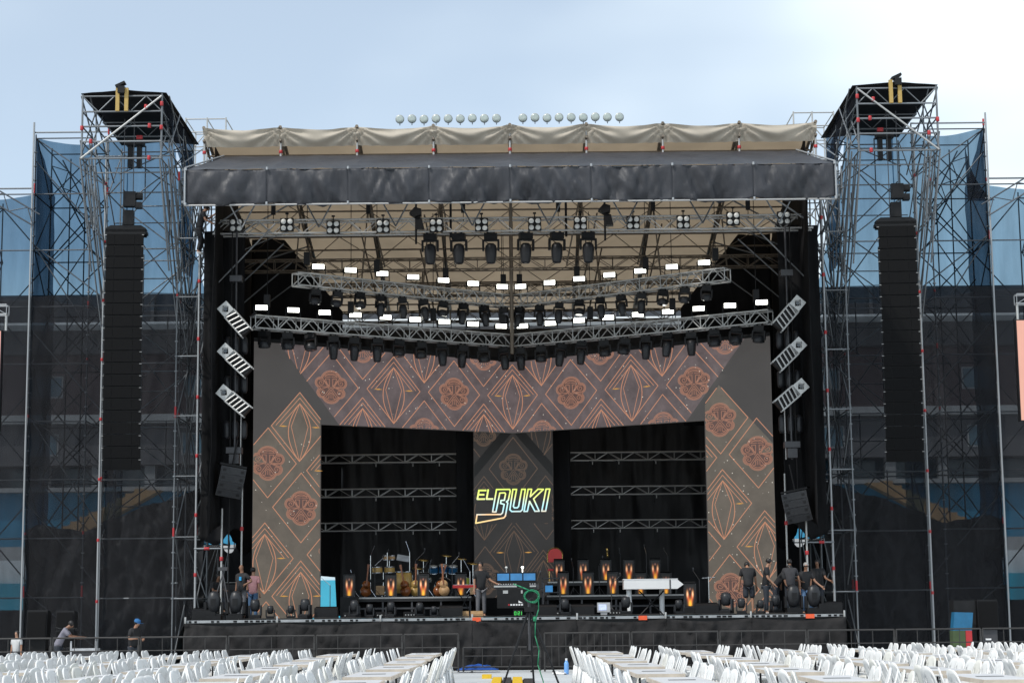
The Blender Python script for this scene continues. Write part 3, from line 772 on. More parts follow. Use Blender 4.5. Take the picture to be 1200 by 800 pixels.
# ================================================================== roof
ZF, ZR, YF, YR = 17.58, 14.05, 60.0, 76.3
def zroof(y): return lerp(ZF, ZR, (y - YF) / (YR - YF))
def roof():
    t = thing('stage_roof', 'beige tarpaulin stage roof with scalloped front lip and brown rafters', 'roof', (0, YF, ZR))
    L = t.location
    bays = 8; W = 10.08
    for k in range(bays):
        x0, x1 = -W + 2 * W * k / bays, -W + 2 * W * (k + 1) / bays
        def lip(u, v, x0=x0, x1=x1, k=k):
            x = lerp(x0, x1, u)
            dip = 0.11 * math.sin(u * math.pi) + 0.02 * nz(u * 4, k)
            z = lerp(ZF - dip, ZF - 0.60 - 0.03 * math.sin(u * math.pi), v)
            # creases fanning out of the two tied corners
            cr = 0.0
            for c in (0, 1):
                du = abs(u - c) * 2.5 + 0.05; ang = math.atan2(v * 0.6 + 0.02, du)
                fall = max(0, 1 - math.hypot(du, v * 0.6) / 1.6)
                cr += fall * 0.085 * math.sin(ang * 17 + k * 1.3 + c)
            bul = 0.12 * math.sin(v * math.pi) * math.sin(u * math.pi)
            return (x, -bul - cr + 0.18 * v + 0.02 * nz(u * 6, v * 3, k), z - L.z)
        MB().grid(30, 12, lip).build('lip_panel', 'tarp_lip', t, True)
        def sheet(u, v, x0=x0, x1=x1, k=k):
            x = lerp(x0, x1, u); y = lerp(YF + 0.15, YR, v)
            return (x, y - L.y, zroof(y) + 0.04 - 0.13 * math.sin(u * math.pi) * (0.6 + 0.4 * math.sin(v * 9)) + 0.02 * nz(x, y * 0.5) - L.z)
        MB().grid(10, 20, sheet).build('roof_sheet', 'tarp', t, True)
    for k in range(bays + 1):
        x = -W + 2 * W * k / bays
        xx = x * 0.997
        # each rafter is a shallow lattice girder
        for dz, rr in ((0.02, 0.055), (-0.42, 0.04)):
            tubeobj('rafter', (xx, YF - 0.03, ZF - 0.02 + (dz if dz < 0 else 0.02)), (xx, YR, ZR + dz - 0.05), rr, 'roof_steel', t)
        mb = MB()
        n = 26
        for j in range(n):
            ya, yb = lerp(YF, YR, j / n), lerp(YF, YR, (j + 1) / n)
            za, zb = zroof(ya), zroof(yb)
            if j % 2: mb.tube((xx, ya - L.y, za - L.z - 0.02), (xx, yb - L.y, zb - 0.42 - L.z), 0.022, 5)
            else: mb.tube((xx, ya - L.y, za - 0.42 - L.z), (xx, yb - L.y, zb - 0.02 - L.z), 0.022, 5)
        mb.build('rafter_web', 'roof_steel', t)
        tubeobj('post', (xx, YF + 0.15, ZF - 1.25), (xx, YF + 0.15, ZF - 0.1), 0.035, 'alu_shade', t)
        tubeobj('red_coupler', (xx, YF + 0.15, ZF - 0.85), (xx, YF + 0.15, ZF - 0.75), 0.06, 'red_paint', t)
    for j, y in enumerate((61.0, 63.2, 65.4, 67.6, 69.8, 72.0, 74.2, 76.2)):
        tubeobj('purlin', (-W, y, zroof(y) - 0.5), (W, y, zroof(y) - 0.5), 0.032, 'roof_steel', t)
        if j % 2: tubeobj('purlin', (-W, y + 0.2, zroof(y) - 0.95), (W, y + 0.2, zroof(y) - 0.95), 0.032, 'roof_steel', t)
    for k in range(bays):
        x0, x1 = -W + 2 * W * k / bays, -W + 2 * W * (k + 1) / bays
        for ya, yb in ((61, 65.4), (65.4, 69.8), (69.8, 74.2)):
            tubeobj('cross_cable', (x0, ya, zroof(ya) - 0.5), (x1, yb, zroof(yb) - 0.5), 0.016, 'roof_steel', t, 5)
            tubeobj('cross_cable', (x1, ya, zroof(ya) - 0.5), (x0, yb, zroof(yb) - 0.5), 0.016, 'roof_steel', t, 5)
    # raking struts and inner lattice posts
    for s in (-1, 1):
        for (x, y) in ((2.52, 63), (3.1, 66), (5.04, 63), (5.5, 67), (7.56, 64), (3.4, 69)):
            tubeobj('strut', (s * x, y, zroof(y) - 0.4), (s * (x - 0.55), y + 2.6, zroof(y) - 3.0), 0.03, 'roof_steel', t)
            tubeobj('strut', (s * x, y + 2, zroof(y) - 0.9), (s * (x + 0.2), y + 2.2, zroof(y) - 3.2), 0.026, 'roof_steel', t)
        for k in range(5):
            tubeobj('strut', (s * 9.9, 61.5 + k * 2.4, 14.6), (s * 7.6, 61.5 + k * 2.4, 16.2 - 0.3 * k), 0.03, 'galv', t)
            tubeobj('strut', (s * 9.9, 61.7 + k * 2.4, 12.6), (s * 7.9, 61.7 + k * 2.4, 14.7 - 0.2 * k), 0.026, 'galv', t)
    for s in (-1, 1):
        for k in range(4):
            xa = s * (1.26 + 2.52 * k)
            tubeobj('strut', (xa, 60.4, 14.3), (xa + 1.2, 60.6, 16.6), 0.026, 'galv', t)
            tubeobj('strut', (xa, 60.4, 14.3), (xa - 1.2, 60.6, 16.6), 0.026, 'galv', t)
    tubeobj('mast', (0, 66.6, 10.9), (0, 66.6, 16.2), 0.07, 'roof_steel', t)
    tubeobj('mast', (0, 60.3, 14.2), (0, 60.3, 17.5), 0.05, 'roof_steel', t)
roof()
for y, z, lab in ((66.2, 14.1, 'dark'), (69.6, 13.75, 'middle'), (73.6, 13.4, 'rearmost')):
    nm = {'dark': 'long brown lattice girder under the roof, nearest the front', 'middle': 'long brown lattice girder under the middle of the roof', 'rearmost': 'long brown lattice girder under the back of the roof'}[lab]
    t = thing('roof_girder', nm, 'girder', (-9.7, y, z), group='roof girders')
    truss(t, (-9.7, y, z), (9.7, y, z), 0.4, 0.4, 0.026, 0.014, 'roof_steel', step=0.6)

# ------------------------------------------------------------------ black front canopy
def canopy():
    t = thing('front_canopy', 'long black awning with wrinkled valance across the front of the roof', 'canopy', (0, 56, 14))
    L = t.location
    XF, XBk = 9.9, 9.35
    for k in range(8):
        a, b = k / 8, (k + 1) / 8
        def top(u, v):
            q = lerp(a, b, u)
            x = lerp(lerp(-XF, XF, q), lerp(-XBk, XBk, q), v)
            sag = -0.08 * math.sin(u * math.pi) * math.sin(v * math.pi)
            return (x, lerp(0, 4.0, v), lerp(15.2, 16.6, v) + sag + 0.03 * nz(x * 2, v * 4) - L.z)
        MB().grid(12, 12, top).build('top_panel', 'canopy_pvc', t, True)
        def val(u, v):
            q = lerp(a, b, u); x = lerp(-XF, XF, q)
            z = lerp(15.2 - 0.02 * math.sin(u * math.pi), 14.14 - 0.07 * abs(math.sin(u * math.pi)) + 0.05 * nz(x * 2.2), v)
            e = 0.35 + 0.65 * v
            d = e * (0.22 * nz(x * 1.6 + 0.9 * v, v * 0.8, 3) + 0.34 * abs(nz(x * 2.3 - 1.2 * v, v * 0.8, 6)) + 0.20 * abs(nz(x * 5.2 + 2.2 * v, v * 1.3, 9)) + 0.05 * nz(x * 9, v * 5, 2))
            pin = min(1, 5 * min(u, 1 - u) + 0.15)
            return (x, -0.02 - 0.12 * math.sin(v * math.pi) * math.sin(u * math.pi) + d * pin, z - L.z)
        MB().grid(34, 14, val).build('valance_panel', 'canopy_pvc', t, True, 0.008)
    for s in (-1, 1):
        def end(u, v):
            y = lerp(0, 4.0, u); zt = lerp(15.2, 16.6, u)
            return (s * lerp(XF, XBk, u), y, lerp(zt, 14.14 + 1.6 * u, v) + 0.02 * nz(u * 5, v * 5) - L.z)
        MB().grid(10, 8, end).build('end_panel', 'canopy_pvc', t, True, 0.008)
        tubeobj('end_pole', (s * 9.93, 55.95, 14.1), (s * 9.93, 55.95, 15.25), 0.03, 'pole', t)
        tubeobj('end_pole', (s * 9.93, 55.95, 15.25), (s * 9.38, 59.95, 16.62), 0.028, 'pole', t)
        tubeobj('carrier', (s * 10.0, 55.98, 14.2), (s * 10.45, 62, 14.2), 0.04, 'galv', t)
        tubeobj('carrier', (s * 10.0, 55.98, 15.2), (s * 10.45, 62, 15.6), 0.04, 'galv', t)
    tubeobj('front_tube', (-9.95, 56.05, 14.1), (9.95, 56.05, 14.1), 0.03, 'alu_shade', t)
    tubeobj('front_tube', (-9.95, 56.06, 15.17), (9.95, 56.06, 15.17), 0.03, 'galv_dark', t)
    cm = MB().tube((0, -0.06, -0.04), (0, -0.06, 0.04), 0.034, 8).mesh('tie_clamp', 'pole')
    for k in range(9):
        x = -XF + 2 * XF * k / 8
        part('tie_clamp', cm, t, (x, -0.02, 15.2 - L.z)); part('tie_clamp', cm, t, (x, -0.02, 14.12 - L.z))
        if 0 < k < 8:
            for z in (14.14,): tubeobj('rake_strut', (x, 56.05, z), (x + (0.5 if x < 0 else -0.5), 60.2, 16.3), 0.028, 'galv', t)
canopy()

# ================================================================== screens
XW, ZH0, ZH1, XC = 8.75, 8.2, 10.88, 6.6
def wy(x): return 63.0 + 5.0 * (1 - abs(x) / XW)
def ribbon(mb, pts, w, place, inside=None, closed=False, step=0.06):
    """a flat line of width w along 2-D points, cut where inside() is false"""
    if closed: pts = pts + [pts[0]]
    for (a, b) in zip(pts, pts[1:]):
        ax, az = a; bx, bz = b
        L = math.hypot(bx - ax, bz - az)
        if L < 1e-5: continue
        nx, nzv = -(bz - az) / L * w / 2, (bx - ax) / L * w / 2
        ex, ez = (bx - ax) / L * w * 0.3, (bz - az) / L * w * 0.3
        n = max(1, int(L / step)) if inside else 1
        run = None
        for k in range(n + 1):
            ok = k < n and (inside is None or inside(ax + (bx - ax) * (k + 0.5) / n, az + (bz - az) * (k + 0.5) / n))
            if ok and run is None: run = k
            if not ok and run is not None:
                p = (ax + (bx - ax) * run / n - ex, az + (bz - az) * run / n - ez); q = (ax + (bx - ax) * k / n + ex, az + (bz - az) * k / n + ez)
                mb.add([place(p[0] + nx, p[1] + nzv), place(q[0] + nx, q[1] + nzv), place(q[0] - nx, q[1] - nzv), place(p[0] - nx, p[1] - nzv)], [(0, 1, 2, 3)])
                run = None
def arc(cx, cz, r, a0, a1, n): return [(cx + r * math.cos(R(lerp(a0, a1, i / n))), cz + r * math.sin(R(lerp(a0, a1, i / n)))) for i in range(n + 1)]
LOBES = [(0, 0.20, 0.30), (-0.29, 0.11, 0.175), (0.29, 0.11, 0.175), (-0.25, -0.19, 0.165), (0.25, -0.20, 0.165), (0, -0.27, 0.26)]
def lobe_outline(scale):
    out = []
    for i in range(64):
        a = 2 * math.pi * i / 64; dx, dz = math.cos(a), math.sin(a); best = 0
        for (cx, cz, r) in LOBES:
            r2 = r - 0.025 * (1 - scale) / 0.06
            b = dx * cx + dz * cz; c = cx * cx + cz * cz - r2 * r2; D = b * b - c
            if D >= 0: best = max(best, b + math.sqrt(D))
        out.append((dx * best, dz * best))
    return out
def medallion():
    P = [(lobe_outline(1.0), True), (lobe_outline(0.94), True), (lobe_outline(0.88), True)]
    L = lambda *p: P.append((list(p), False))
    for s in (-1, 1):
        for (cx, cz, r0, t0) in ((0.29, 0.11, 0.10, 60), (0.25, -0.19, 0.095, -60)):
            pts = []
            for i in range(20):
                a = t0 + i * 27; r = r0 * (1 - i / 24)
                pts.append((s * (cx + r * math.cos(R(a))), cz + r * math.sin(R(a))))
            P.append((pts, False))
        L((s * 0.02, 0.30), (s * 0.20, 0.30)); L((s * 0.05, 0.24), (s * 0.17, 0.24), (s * 0.10, 0.06), (s * 0.05, 0.02)); L((s * 0.05, 0.24), (s * 0.05, 0.0))
        L((s * 0.24, 0.25), (s * 0.07, -0.06)); L((s * 0.19, 0.19), (s * 0.05, -0.03))
        L((0, -0.02), (s * 0.24, -0.36)); L((0, -0.10), (s * 0.17, -0.36)); L((0, -0.18), (s * 0.06, -0.24), (s * 0.06, -0.36), (s * 0.14, -0.38))
    L((-0.22, 0.36), (0.22, 0.36))
    P.append((arc(0, 0.20, 0.2, 30, 150, 10), False)); P.append((arc(0, -0.27, 0.17, 215, 325, 10), False)); L((0, -0.22), (0, -0.36))
    return P
MEDAL = medallion()
A_, B_ = 0.90, 1.18
def draw_motif(kind, cx, cz, mb, place, inside, w=0.024, sc=1.0):
    D = [(cx, cz + B_ * sc), (cx + A_ * sc, cz), (cx, cz - B_ * sc), (cx - A_ * sc, cz)]
    mb.cur = 0
    ribbon(mb, D, w, place, inside, True)
    if kind == 'M':
        mb.cur = 1
        o = lobe_outline(1.0)
        n = 24
        fill = [(cx + x * 0.97 * 1.12, cz + z * 0.97 * 1.12) for x, z in o]
        for i in range(64):
            tri = [(cx, cz), fill[i], fill[(i + 1) % 64]]
            if inside is None or all(inside(*p) for p in tri):
                mb.add([place(*p, -0.002) for p in tri], [(0, 1, 2)])
        mb.cur = 4
        for pts, cl in MEDAL:
            ribbon(mb, [(cx + x * 1.12, cz + z * 1.12) for x, z in pts], w * 0.72, place, inside, cl)
        mb.cur = 0
    else:
        for f in (0.84, 0.68):
            ribbon(mb, [(cx - A_ * f, cz + B_ * 0.02), (cx, cz + B_ * f), (cx + A_ * f, cz + B_ * 0.02)], w * 0.8, place, inside)
        for s in (-1, 1):
            arcp = [(cx + s * 0.40 * A_ * (1 - q * q) , cz - 0.16 * B_ + 0.84 * B_ * q) for q in [i / 7 for i in range(-7, 8)]]
            ribbon(mb, arcp, w, place, inside)
            ribbon(mb, [(cx, cz + 0.68 * B_), (cx + s * 0.30 * A_, cz), (cx, cz - B_)], w * 0.7, place, inside)
        mb.cur = 2
        for s in (-1, 1):
            fx = cx + s * 0.58 * A_
            if inside is None or inside(fx, cz):
                mb.add([place(fx - 0.15, cz), place(fx, cz + 0.026), place(fx + 0.15, cz), place(fx, cz - 0.022)], [(0, 1, 2, 3)])
        mb.cur = 0

def led_wall():
    t = thing('led_wall', 'V shaped video wall frame glowing with orange knot and diamond patterns', 'screen', (0, 63, DECK))
    L = t.location
    ZB = DECK + 0.03
    for s in (-1, 1):
        def pl(x, z, off): return (x - L.x, wy(x) - off - L.y, z - L.z)
        poly = [(s * XW, ZB), (s * XC, ZB), (s * XC, ZH0), (s * 0.0, ZH0), (s * 0.0, ZH1 - 0.08), (s * XW, ZH1 + 0.04)]
        mb = MB()
        # base slab, cut in two convex pieces so that the bent face stays flat
        for q in ([(s * XW, ZB), (s * XC, ZB), (s * XC, ZH0 - 0.001), (s * XW, ZH0 - 0.001)], [(s * XW, ZH0), (s * 0.0, ZH0), (s * 0.0, ZH1 - 0.08), (s * XW, ZH1 + 0.04)]):
            mb.prism(q, lambda u, w, k: (u - L.x, wy(u) + 0.18 * k - L.y, w - L.z), 1)
        mb.build('screen_panel', 'led_corner', t)
        # header picture
        xa, xb = 7.95, 5.98
        hp = [(s * xa, ZH1 + 0.03), (s * (xb + 0.02), ZH0 + 0.01), (s * 0.0, ZH0 + 0.01), (s * 0.0, ZH1 - 0.09)]
        MB().prism(hp, lambda u, w, k: pl(u, w, 0.004 - 0.003 * k), 1).build('header_picture', 'led_header', t)
        if s < 0: cp = [(-XW + .01, ZB + .01), (-XC - .01, ZB + .01), (-XC - .01, 8.36), (-7.28, 9.28), (-XW + .01, 7.38)]
        else: cp = [(XW - .01, ZB + .01), (XC + .01, ZB + .01), (XC + .01, 8.72), (7.08, 9.38), (XW - .01, 7.28)]
        MB().prism(cp, lambda u, w, k: pl(u, w, 0.004 - 0.003 * k), 1).build('column_picture', 'led_column', t)
        def in_head(x, z):
            x = abs(x)
            if not (0 <= x <= XW and ZH0 + 0.02 < z < ZH1 - 0.08 + 0.12 * x / XW - 0.02): return False
            return x < xb + (xa - xb) * (z - ZH0) / (ZH1 - ZH0)
        def in_col(x, z):
            x = abs(x)
            if not (XC + 0.02 < x < XW - 0.02 and z > ZB + 0.02): return False
            return z < 9.3
        place = lambda x, z, d=0.0: pl(x, z, 0.010 + d)
        mb = MB()
        cz = 9.52; P = 2.09; Q = 1.50
        def ss(x): return x * s > -0.001
        ins = lambda x, z: ss(x) and in_head(x, z)
        for k in range(-4, 5):
            x = k * P
            if x * s > -P: draw_motif('V' if k % 2 == 0 else 'M', x, cz, mb, place, ins)
            xo = (k + 0.5) * P
            kind = 'M' if k % 2 == 0 else 'V'
            draw_motif('V' if kind == 'M' else 'M', xo, cz + Q, mb, place, ins) if xo * s > -P else None
            draw_motif(kind, xo, cz - Q, mb, place, ins) if xo * s > -P else None
        insc = lambda x, z: ss(x) and in_col(x, z)
        if s < 0: lst = [('V', -7.28, 8.08), ('M', -8.28, 6.82), ('M', -7.22, 5.33), ('V', -8.36, 3.62), ('V', -7.22, 2.36), ('V', -6.15, 6.6), ('M', -6.12, 3.75), ('M', -8.3, 1.0)]
        else: lst = [('M', 7.08, 8.20), ('M', 8.25, 6.98), ('V', 7.12, 5.30), ('V', 8.42, 3.85), ('M', 7.28, 2.42), ('V', 6.05, 6.9), ('M', 6.1, 3.9), ('V', 8.5, 1.2)]
        for kd, x, z in lst: draw_motif(kd, x, z, mb, place, insc)
        rg = random.Random(31 + s)
        mb.cur = 3
        for k in range(420):
            x, z = s * rg.uniform(0, XW), rg.uniform(ZB, ZH1)
            if in_head(x, z) or (in_col(x, z) and z < 7.6):
                q = rg.choice((0.008, 0.012, 0.018))
                mb.add([place(x - q, z, 0.002), place(x, z + q, 0.002), place(x + q, z, 0.002), place(x, z - q, 0.002)], [(0, 1, 2, 3)])
        mb.build('pattern_lines', ['led_line', 'led_medal', 'led_flare', 'led_spark', 'led_knot'], t)
        # black steel frame behind and a thin edge trim
        fr = MB()
        for x in (8.6, 6.75): fr.bb(s * x - 0.05 - L.x, s * x + 0.05 - L.x, wy(x) + 0.2 - L.y, wy(x) + 0.3 - L.y, 0.0, ZH1 - L.z)
        fr.build('support_frame', 'black_metal', t)
        tr = MB()
        tr.prism([(s * XW, ZH1 + 0.05), (0, ZH1 - 0.07), (0, ZH1 + 0.05), (s * XW, ZH1 + 0.17)], lambda u, w, k: (u - L.x, wy(u) - 0.03 + 0.25 * k - L.y, w - L.z), 1)
        tr.build('top_trim', 'black_metal', t)
led_wall()

def middle_screen():
    Y = 70.0; Z0, Z1 = 2.3, 9.3; W = 1.48
    t = thing('middle_screen', 'tall dim video screen showing the glowing EL BUKI logo', 'screen', (0, Y, Z0))
    MB().bb(-W, W, 0, 0.15, 0, Z1 - Z0).build('screen_panel', 'led_middle', t)
    place = lambda x, z, d=0.0: (x, -0.008 - d, z - Z0)
    inside = lambda x, z: -W + 0.02 < x < W - 0.02 and Z0 + 0.02 < z < Z1 - 0.02
    b = MB()
    for s in (-1, 1):
        poly = [(s * 0.0, 8.95), (s * W * 0.99, 7.22), (s * W * 0.99, 6.72), (s * 0.0, 8.45)]
        b.prism(poly, lambda u, w, k: (u, -0.006 + 0.004 * k, w - Z0), 1)
    b.build('dark_chevron', 'led_band', t)
    mb = MB()
    band = lambda x, z: 8.45 - abs(x) * 1.17 < z < 8.95 - abs(x) * 1.17
    ins = lambda x, z: inside(x, z) and not band(x, z) and not (5.02 < z < 6.32 and abs(x) < 1.42)
    for kd, x, z, sc in (('M', 0.0, 7.05, 1.0), ('V', 0.0, 3.95, 1.0), ('M', -1.08, 3.0, 1), ('V', 1.08, 2.85, 1), ('M', -1.1, 8.5, 1), ('V', 1.05, 8.6, 1), ('V', -1.1, 5.6, 1), ('M', 1.2, 5.6, 1)):
        draw_motif(kd, x, z, mb, place, ins, 0.026)
    mb.build('pattern_lines', ['led_line_dim', 'led_middle', 'led_flare', 'led_spark', 'led_line_dim'], t)
    # neon lettering
    lg = MB()
    polys = [
        [(345, 467), (318, 465), (372, 172), (545, 172), (553, 195), (526, 315), (502, 335), (519, 350), (486, 520), (465, 545), (95, 612), (112, 500), (425, 500), (448, 480), (472, 368), (424, 356), (430, 316), (474, 314), (491, 230), (480, 216), (415, 219), (362, 465)],
        [(588, 173), (637, 173), (592, 395), (605, 415), (645, 415), (662, 395), (705, 173), (752, 173), (710, 440), (686, 463), (570, 463), (546, 440)],
        [(790, 173), (836, 173), (816, 272), (920, 173), (992, 176), (860, 300), (932, 462), (876, 463), (806, 330), (776, 463), (732, 463)],
        [(1027, 173), (1076, 173), (1017, 463), (966, 463)]]
    k = 0.0875 * 70.9 / 2200
    for p in polys:
        pts = [((u - 597) * k, 5.68 + (388 - v) * k) for u, v in p]
        ribbon(lg, pts, 0.05, lambda x, z: (x, 0, z - 5.68), None, True)
    for p in ([(232, 182), (140, 182), (118, 296), (212, 296)], [(130, 238), (205, 238)], [(262, 174), (240, 296), (320, 296)]):
        ribbon(lg, [((u - 597) * k, 5.68 + (388 - v) * k) for u, v in p], 0.062, lambda x, z: (x, 0, z - 5.68), None)
    o = lg.build('logo_lettering', 'logo_neon', t); o.location = (0, -0.014, 5.68 - Z0)
    MB().bb(-W - 0.03, W + 0.03, 0.16, 0.26, 0.0, Z1 - Z0).build('support_frame', 'black_metal', t)
    MB().bb(-1.5, 1.5, 0.02, 0.5, -(Z0 - DECK), -0.02).build('plinth', 'black_cloth', t)
middle_screen()

# side screens at the picture's edges, with their hanging frames
for s in (-1, 1):
    t = thing('side_screen', {1: 'pink lit side screen cut by the right edge of the picture', -1: 'side screen frame bracket cut by the left edge of the picture'}[s], 'screen', (s * 18.0, 58.2, 7.45), group='side screens')
    MB().bb(-2.2 if s > 0 else -1.9, 1.9 if s > 0 else 2.0, 0, 0.25, 0, 3.2).build('screen_panel', 'black_metal', t)
    MB().bb(-2.17 if s > 0 else -1.87, 1.87 if s > 0 else 1.97, -0.012, -0.002, 0.03, 3.17).build('picture', 'side_pink', t)
    for x in (-2.1, 2.1): tubeobj('bracket', (s * 18 + x, 58.3, 10.65), (s * 18 + x, 58.3, 11.2), 0.04, 'alu', t)
    truss(t, (s * 15.86, 58.3, 11.3), (s * 20, 58.3, 11.3), 0.3, 0.3, 0.022, 0.012, 'pole')

# ================================================================== lighting trusses
ft = thing('front_truss', 'straight silver lighting truss spanning the stage under the black awning', 'truss', (-10.0, 62, 14.5))
truss(ft, (-10.0, 62, 14.62), (10.15, 62, 14.62), 0.45, 0.45, 0.033, 0.017, 'alu', step=0.5, frames=False)
for k in range(6):
    x = -8 + 3.2 * k
    tubeobj('hanging_chain', (x, 62, 14.8), (x, 62, 16.9), 0.014, 'black_metal', ft, 5)
    boxobj('chain_hoist', (x, 62, 15.25), (0.14, 0.14, 0.34), 'black_metal', ft)

def vtruss(label, xe, z, y0, y1):
    t = thing('angled_truss', label, 'truss', (0, y1, z), group='V shaped lighting trusses')
    for s in (-1, 1):
        truss(t, (s * xe, y0, z), (s * 0.12, y1, z), 0.42, 0.42, 0.028, 0.019, 'alu', step=0.42)
        for f in (0.05, 0.36, 0.68, 0.96):
            x, y = lerp(s * xe, 0, f), lerp(y0, y1, f)
            tubeobj('hanging_chain', (x, y, z + 0.2), (x, y, zroof(y) - 0.6), 0.013, 'black_metal', t, 5)
            boxobj('chain_hoist', (x, y, z + 0.75), (0.2, 0.2, 0.42), 'black_metal', t)
    tubeobj('hinge_post', (0, y1 - 0.2, z - 0.25), (0, y1 - 0.2, z + 0.25), 0.05, 'alu_shade', t)
vtruss('upper V shaped lighting truss below the roof', 7.25, 12.86, 62.0, 67.0)
vtruss('lower V shaped lighting truss just above the screen wall', 8.65, 11.42, 62.0, 67.0)

# bright rectangular flood lights standing on the V trusses
fl = thing('led_flood', 'x', 'light', group='lit white floods on the V trusses')
MB().bb(-0.22, 0.22, 0.0, 0.12, -0.10, 0.10).bb(-0.14, 0.14, 0.12, 0.2, -0.08, 0.08).build('housing', 'black_metal', fl)
for q in range(6):
    MB().bb(-0.195 + 0.0655 * q, -0.195 + 0.0655 * q + 0.0625, -0.012, -0.001, -0.078, 0.078).build('led_cell', 'lamp_white', fl)
MB().bb(-0.26, -0.235, 0.03, 0.07, -0.24, 0.04).bb(0.235, 0.26, 0.03, 0.07, -0.24, 0.04).bb(-0.26, 0.26, 0.03, 0.07, -0.27, -0.242).build('yoke', 'black_metal', fl)
FL = Proto(fl)
def floods(word, xe, z, n, x0, x1):
    for s in (-1, 1):
        for k in range(n):
            x = lerp(x0, x1, k / (n - 1)); f = 1 - x / xe
            y = lerp(62.0, 67.0, f) - 0.1
            FL.put((s * x, y, z), (R(-2), 0, s * R(-12) + R(3) * math.sin(k * 1.9)), 'glowing white flood lamp on the %s V truss, %s from its %s end' % (word, ORD[k], SIDE[s]))
floods('upper', 7.25, 13.36, 7, 6.52, 0.33)
floods('lower', 8.65, 11.92, 9, 8.38, 0.38)

# hanging moving heads: two kinds
def moving_head(name, kind):
    t = thing(name, 'x', 'light', group='hanging stage lights')
    MB().bb(-0.19, 0.19, -0.13, 0.13, -0.18, 0.0).bb(-0.12, -0.06, -0.05, 0.05, 0, 0.1).bb(0.06, 0.12, -0.05, 0.05, 0, 0.1).build('base', 'black_plastic', t)
    MB().bb(-0.25, 0.25, -0.06, 0.06, -0.235, -0.185).bb(-0.25, -0.195, -0.07, 0.07, -0.52, -0.24).bb(0.195, 0.25, -0.07, 0.07, -0.52, -0.24).build('yoke', 'black_plastic', t)
    if kind == 'spot':
        h = MB().lathe([(0.09, 0.12), (0.155, 0.06), (0.175, -0.08), (0.165, -0.26), (0.135, -0.42), (0.125, -0.46)], 14, c=(0, 0, -0.42), sy=1.05).build('head', 'grey_plastic', t, True)
        MB().lathe([(0.11, -0.462), (0.09, -0.475)], 14, c=(0, 0, -0.42)).build('lens', 'lens_dark', h)
    else:
        h = MB().lathe([(0.12, 0.10), (0.19, 0.06), (0.22, -0.04), (0.225, -0.14), (0.21, -0.16)], 16, c=(0, 0, -0.46)).build('head', 'grey_plastic', t, True)
        MB().lathe([(0.2, -0.162), (0.15, -0.185)], 16, c=(0, 0, -0.46)).build('lens', 'lens_dark', h)
    return t
SPOT = Proto(moving_head('moving_head', 'spot')); WASH = Proto(moving_head('wash_light', 'wash'))
rg = random.Random(5)
for (word, xe, z, n, x0) in (('upper', 7.25, 12.62, 10, 6.6), ('lower', 8.65, 11.18, 12, 8.3)):
    for s in (-1, 1):
        for k in range(n):
            x = lerp(x0, 0.3, k / (n - 1)); f = 1 - x / xe; y = lerp(62, 67, f)
            kind = 'wash' if (k in (0, 1, 2, 6) if word == 'upper' else k in (0, 1, 2, 6, 7, 10)) else 'spot'
            lab = 'black hanging %s light under the %s V truss, %s from its %s end' % (kind, word, ORD[k], SIDE[s])
            (WASH if kind == 'wash' else SPOT).put((s * x, y, z - 0.02), (R(rg.uniform(-8, 14)), R(rg.uniform(-7, 7)), R(rg.uniform(-30, 30))), lab, (0.82 if word == 'upper' else 0.92,) * 3)
for k, x in enumerate((-2.72, -1.76, -0.68, 0.50, 1.55, 2.6)):
    SPOT.put((x, 62, 14.36), (R(4), 0, R(rg.uniform(-12, 12))), 'big pale-bodied moving head hung from the straight front truss, %s from left' % ORD[k], (1.15,) * 3)

# four-lamp blinders on the front truss
bl = thing('blinder', 'x', 'light', group='four lamp blinders on the front truss')
MB().bb(-0.25, 0.25, 0.0, 0.16, -0.25, 0.25).build('housing', 'black_metal', bl)
lm = MB().lathe([(0.095, -0.02), (0.09, -0.04), (0.05, -0.055)], 14, rot=Euler((R(90), 0, 0)).to_matrix()).mesh('lamp', 'lamp_lens', True)
rot90 = Euler((R(90), 0, 0)).to_matrix()
lm = MB().lathe([(0.1, 0.002), (0.095, 0.03), (0.05, 0.045)], 14, rot=rot90).mesh('lamp', 'lamp_lens', True)
for a in (-0.125, 0.125):
    for b in (-0.125, 0.125): part('lamp', lm, bl, (a, 0, b))
MB().tube((0, 0.1, 0.25), (0, 0.1, 0.42), 0.02, 6).bb(-0.06, 0.06, 0.05, 0.15, 0.4, 0.46).build('clamp', 'black_metal', bl)
BL = Proto(bl)
for k, (x, dz) in enumerate(((-9.2, 0.05), (-7.5, 0.05), (-5.95, -0.05), (-4.28, -0.04), (-2.5, -0.03), (-0.98, -0.02), (0.8, -0.02), (2.33, 0), (4.1, 0.0), (5.78, 0.0), (7.45, 0.1), (9.15, 0.1))):
    BL.put((x, 61.62, 14.6 + dz), (R(5), 0, 0), 'black blinder with four round lamps on the front truss, %s from left' % ORD[k], (0.88,) * 3)

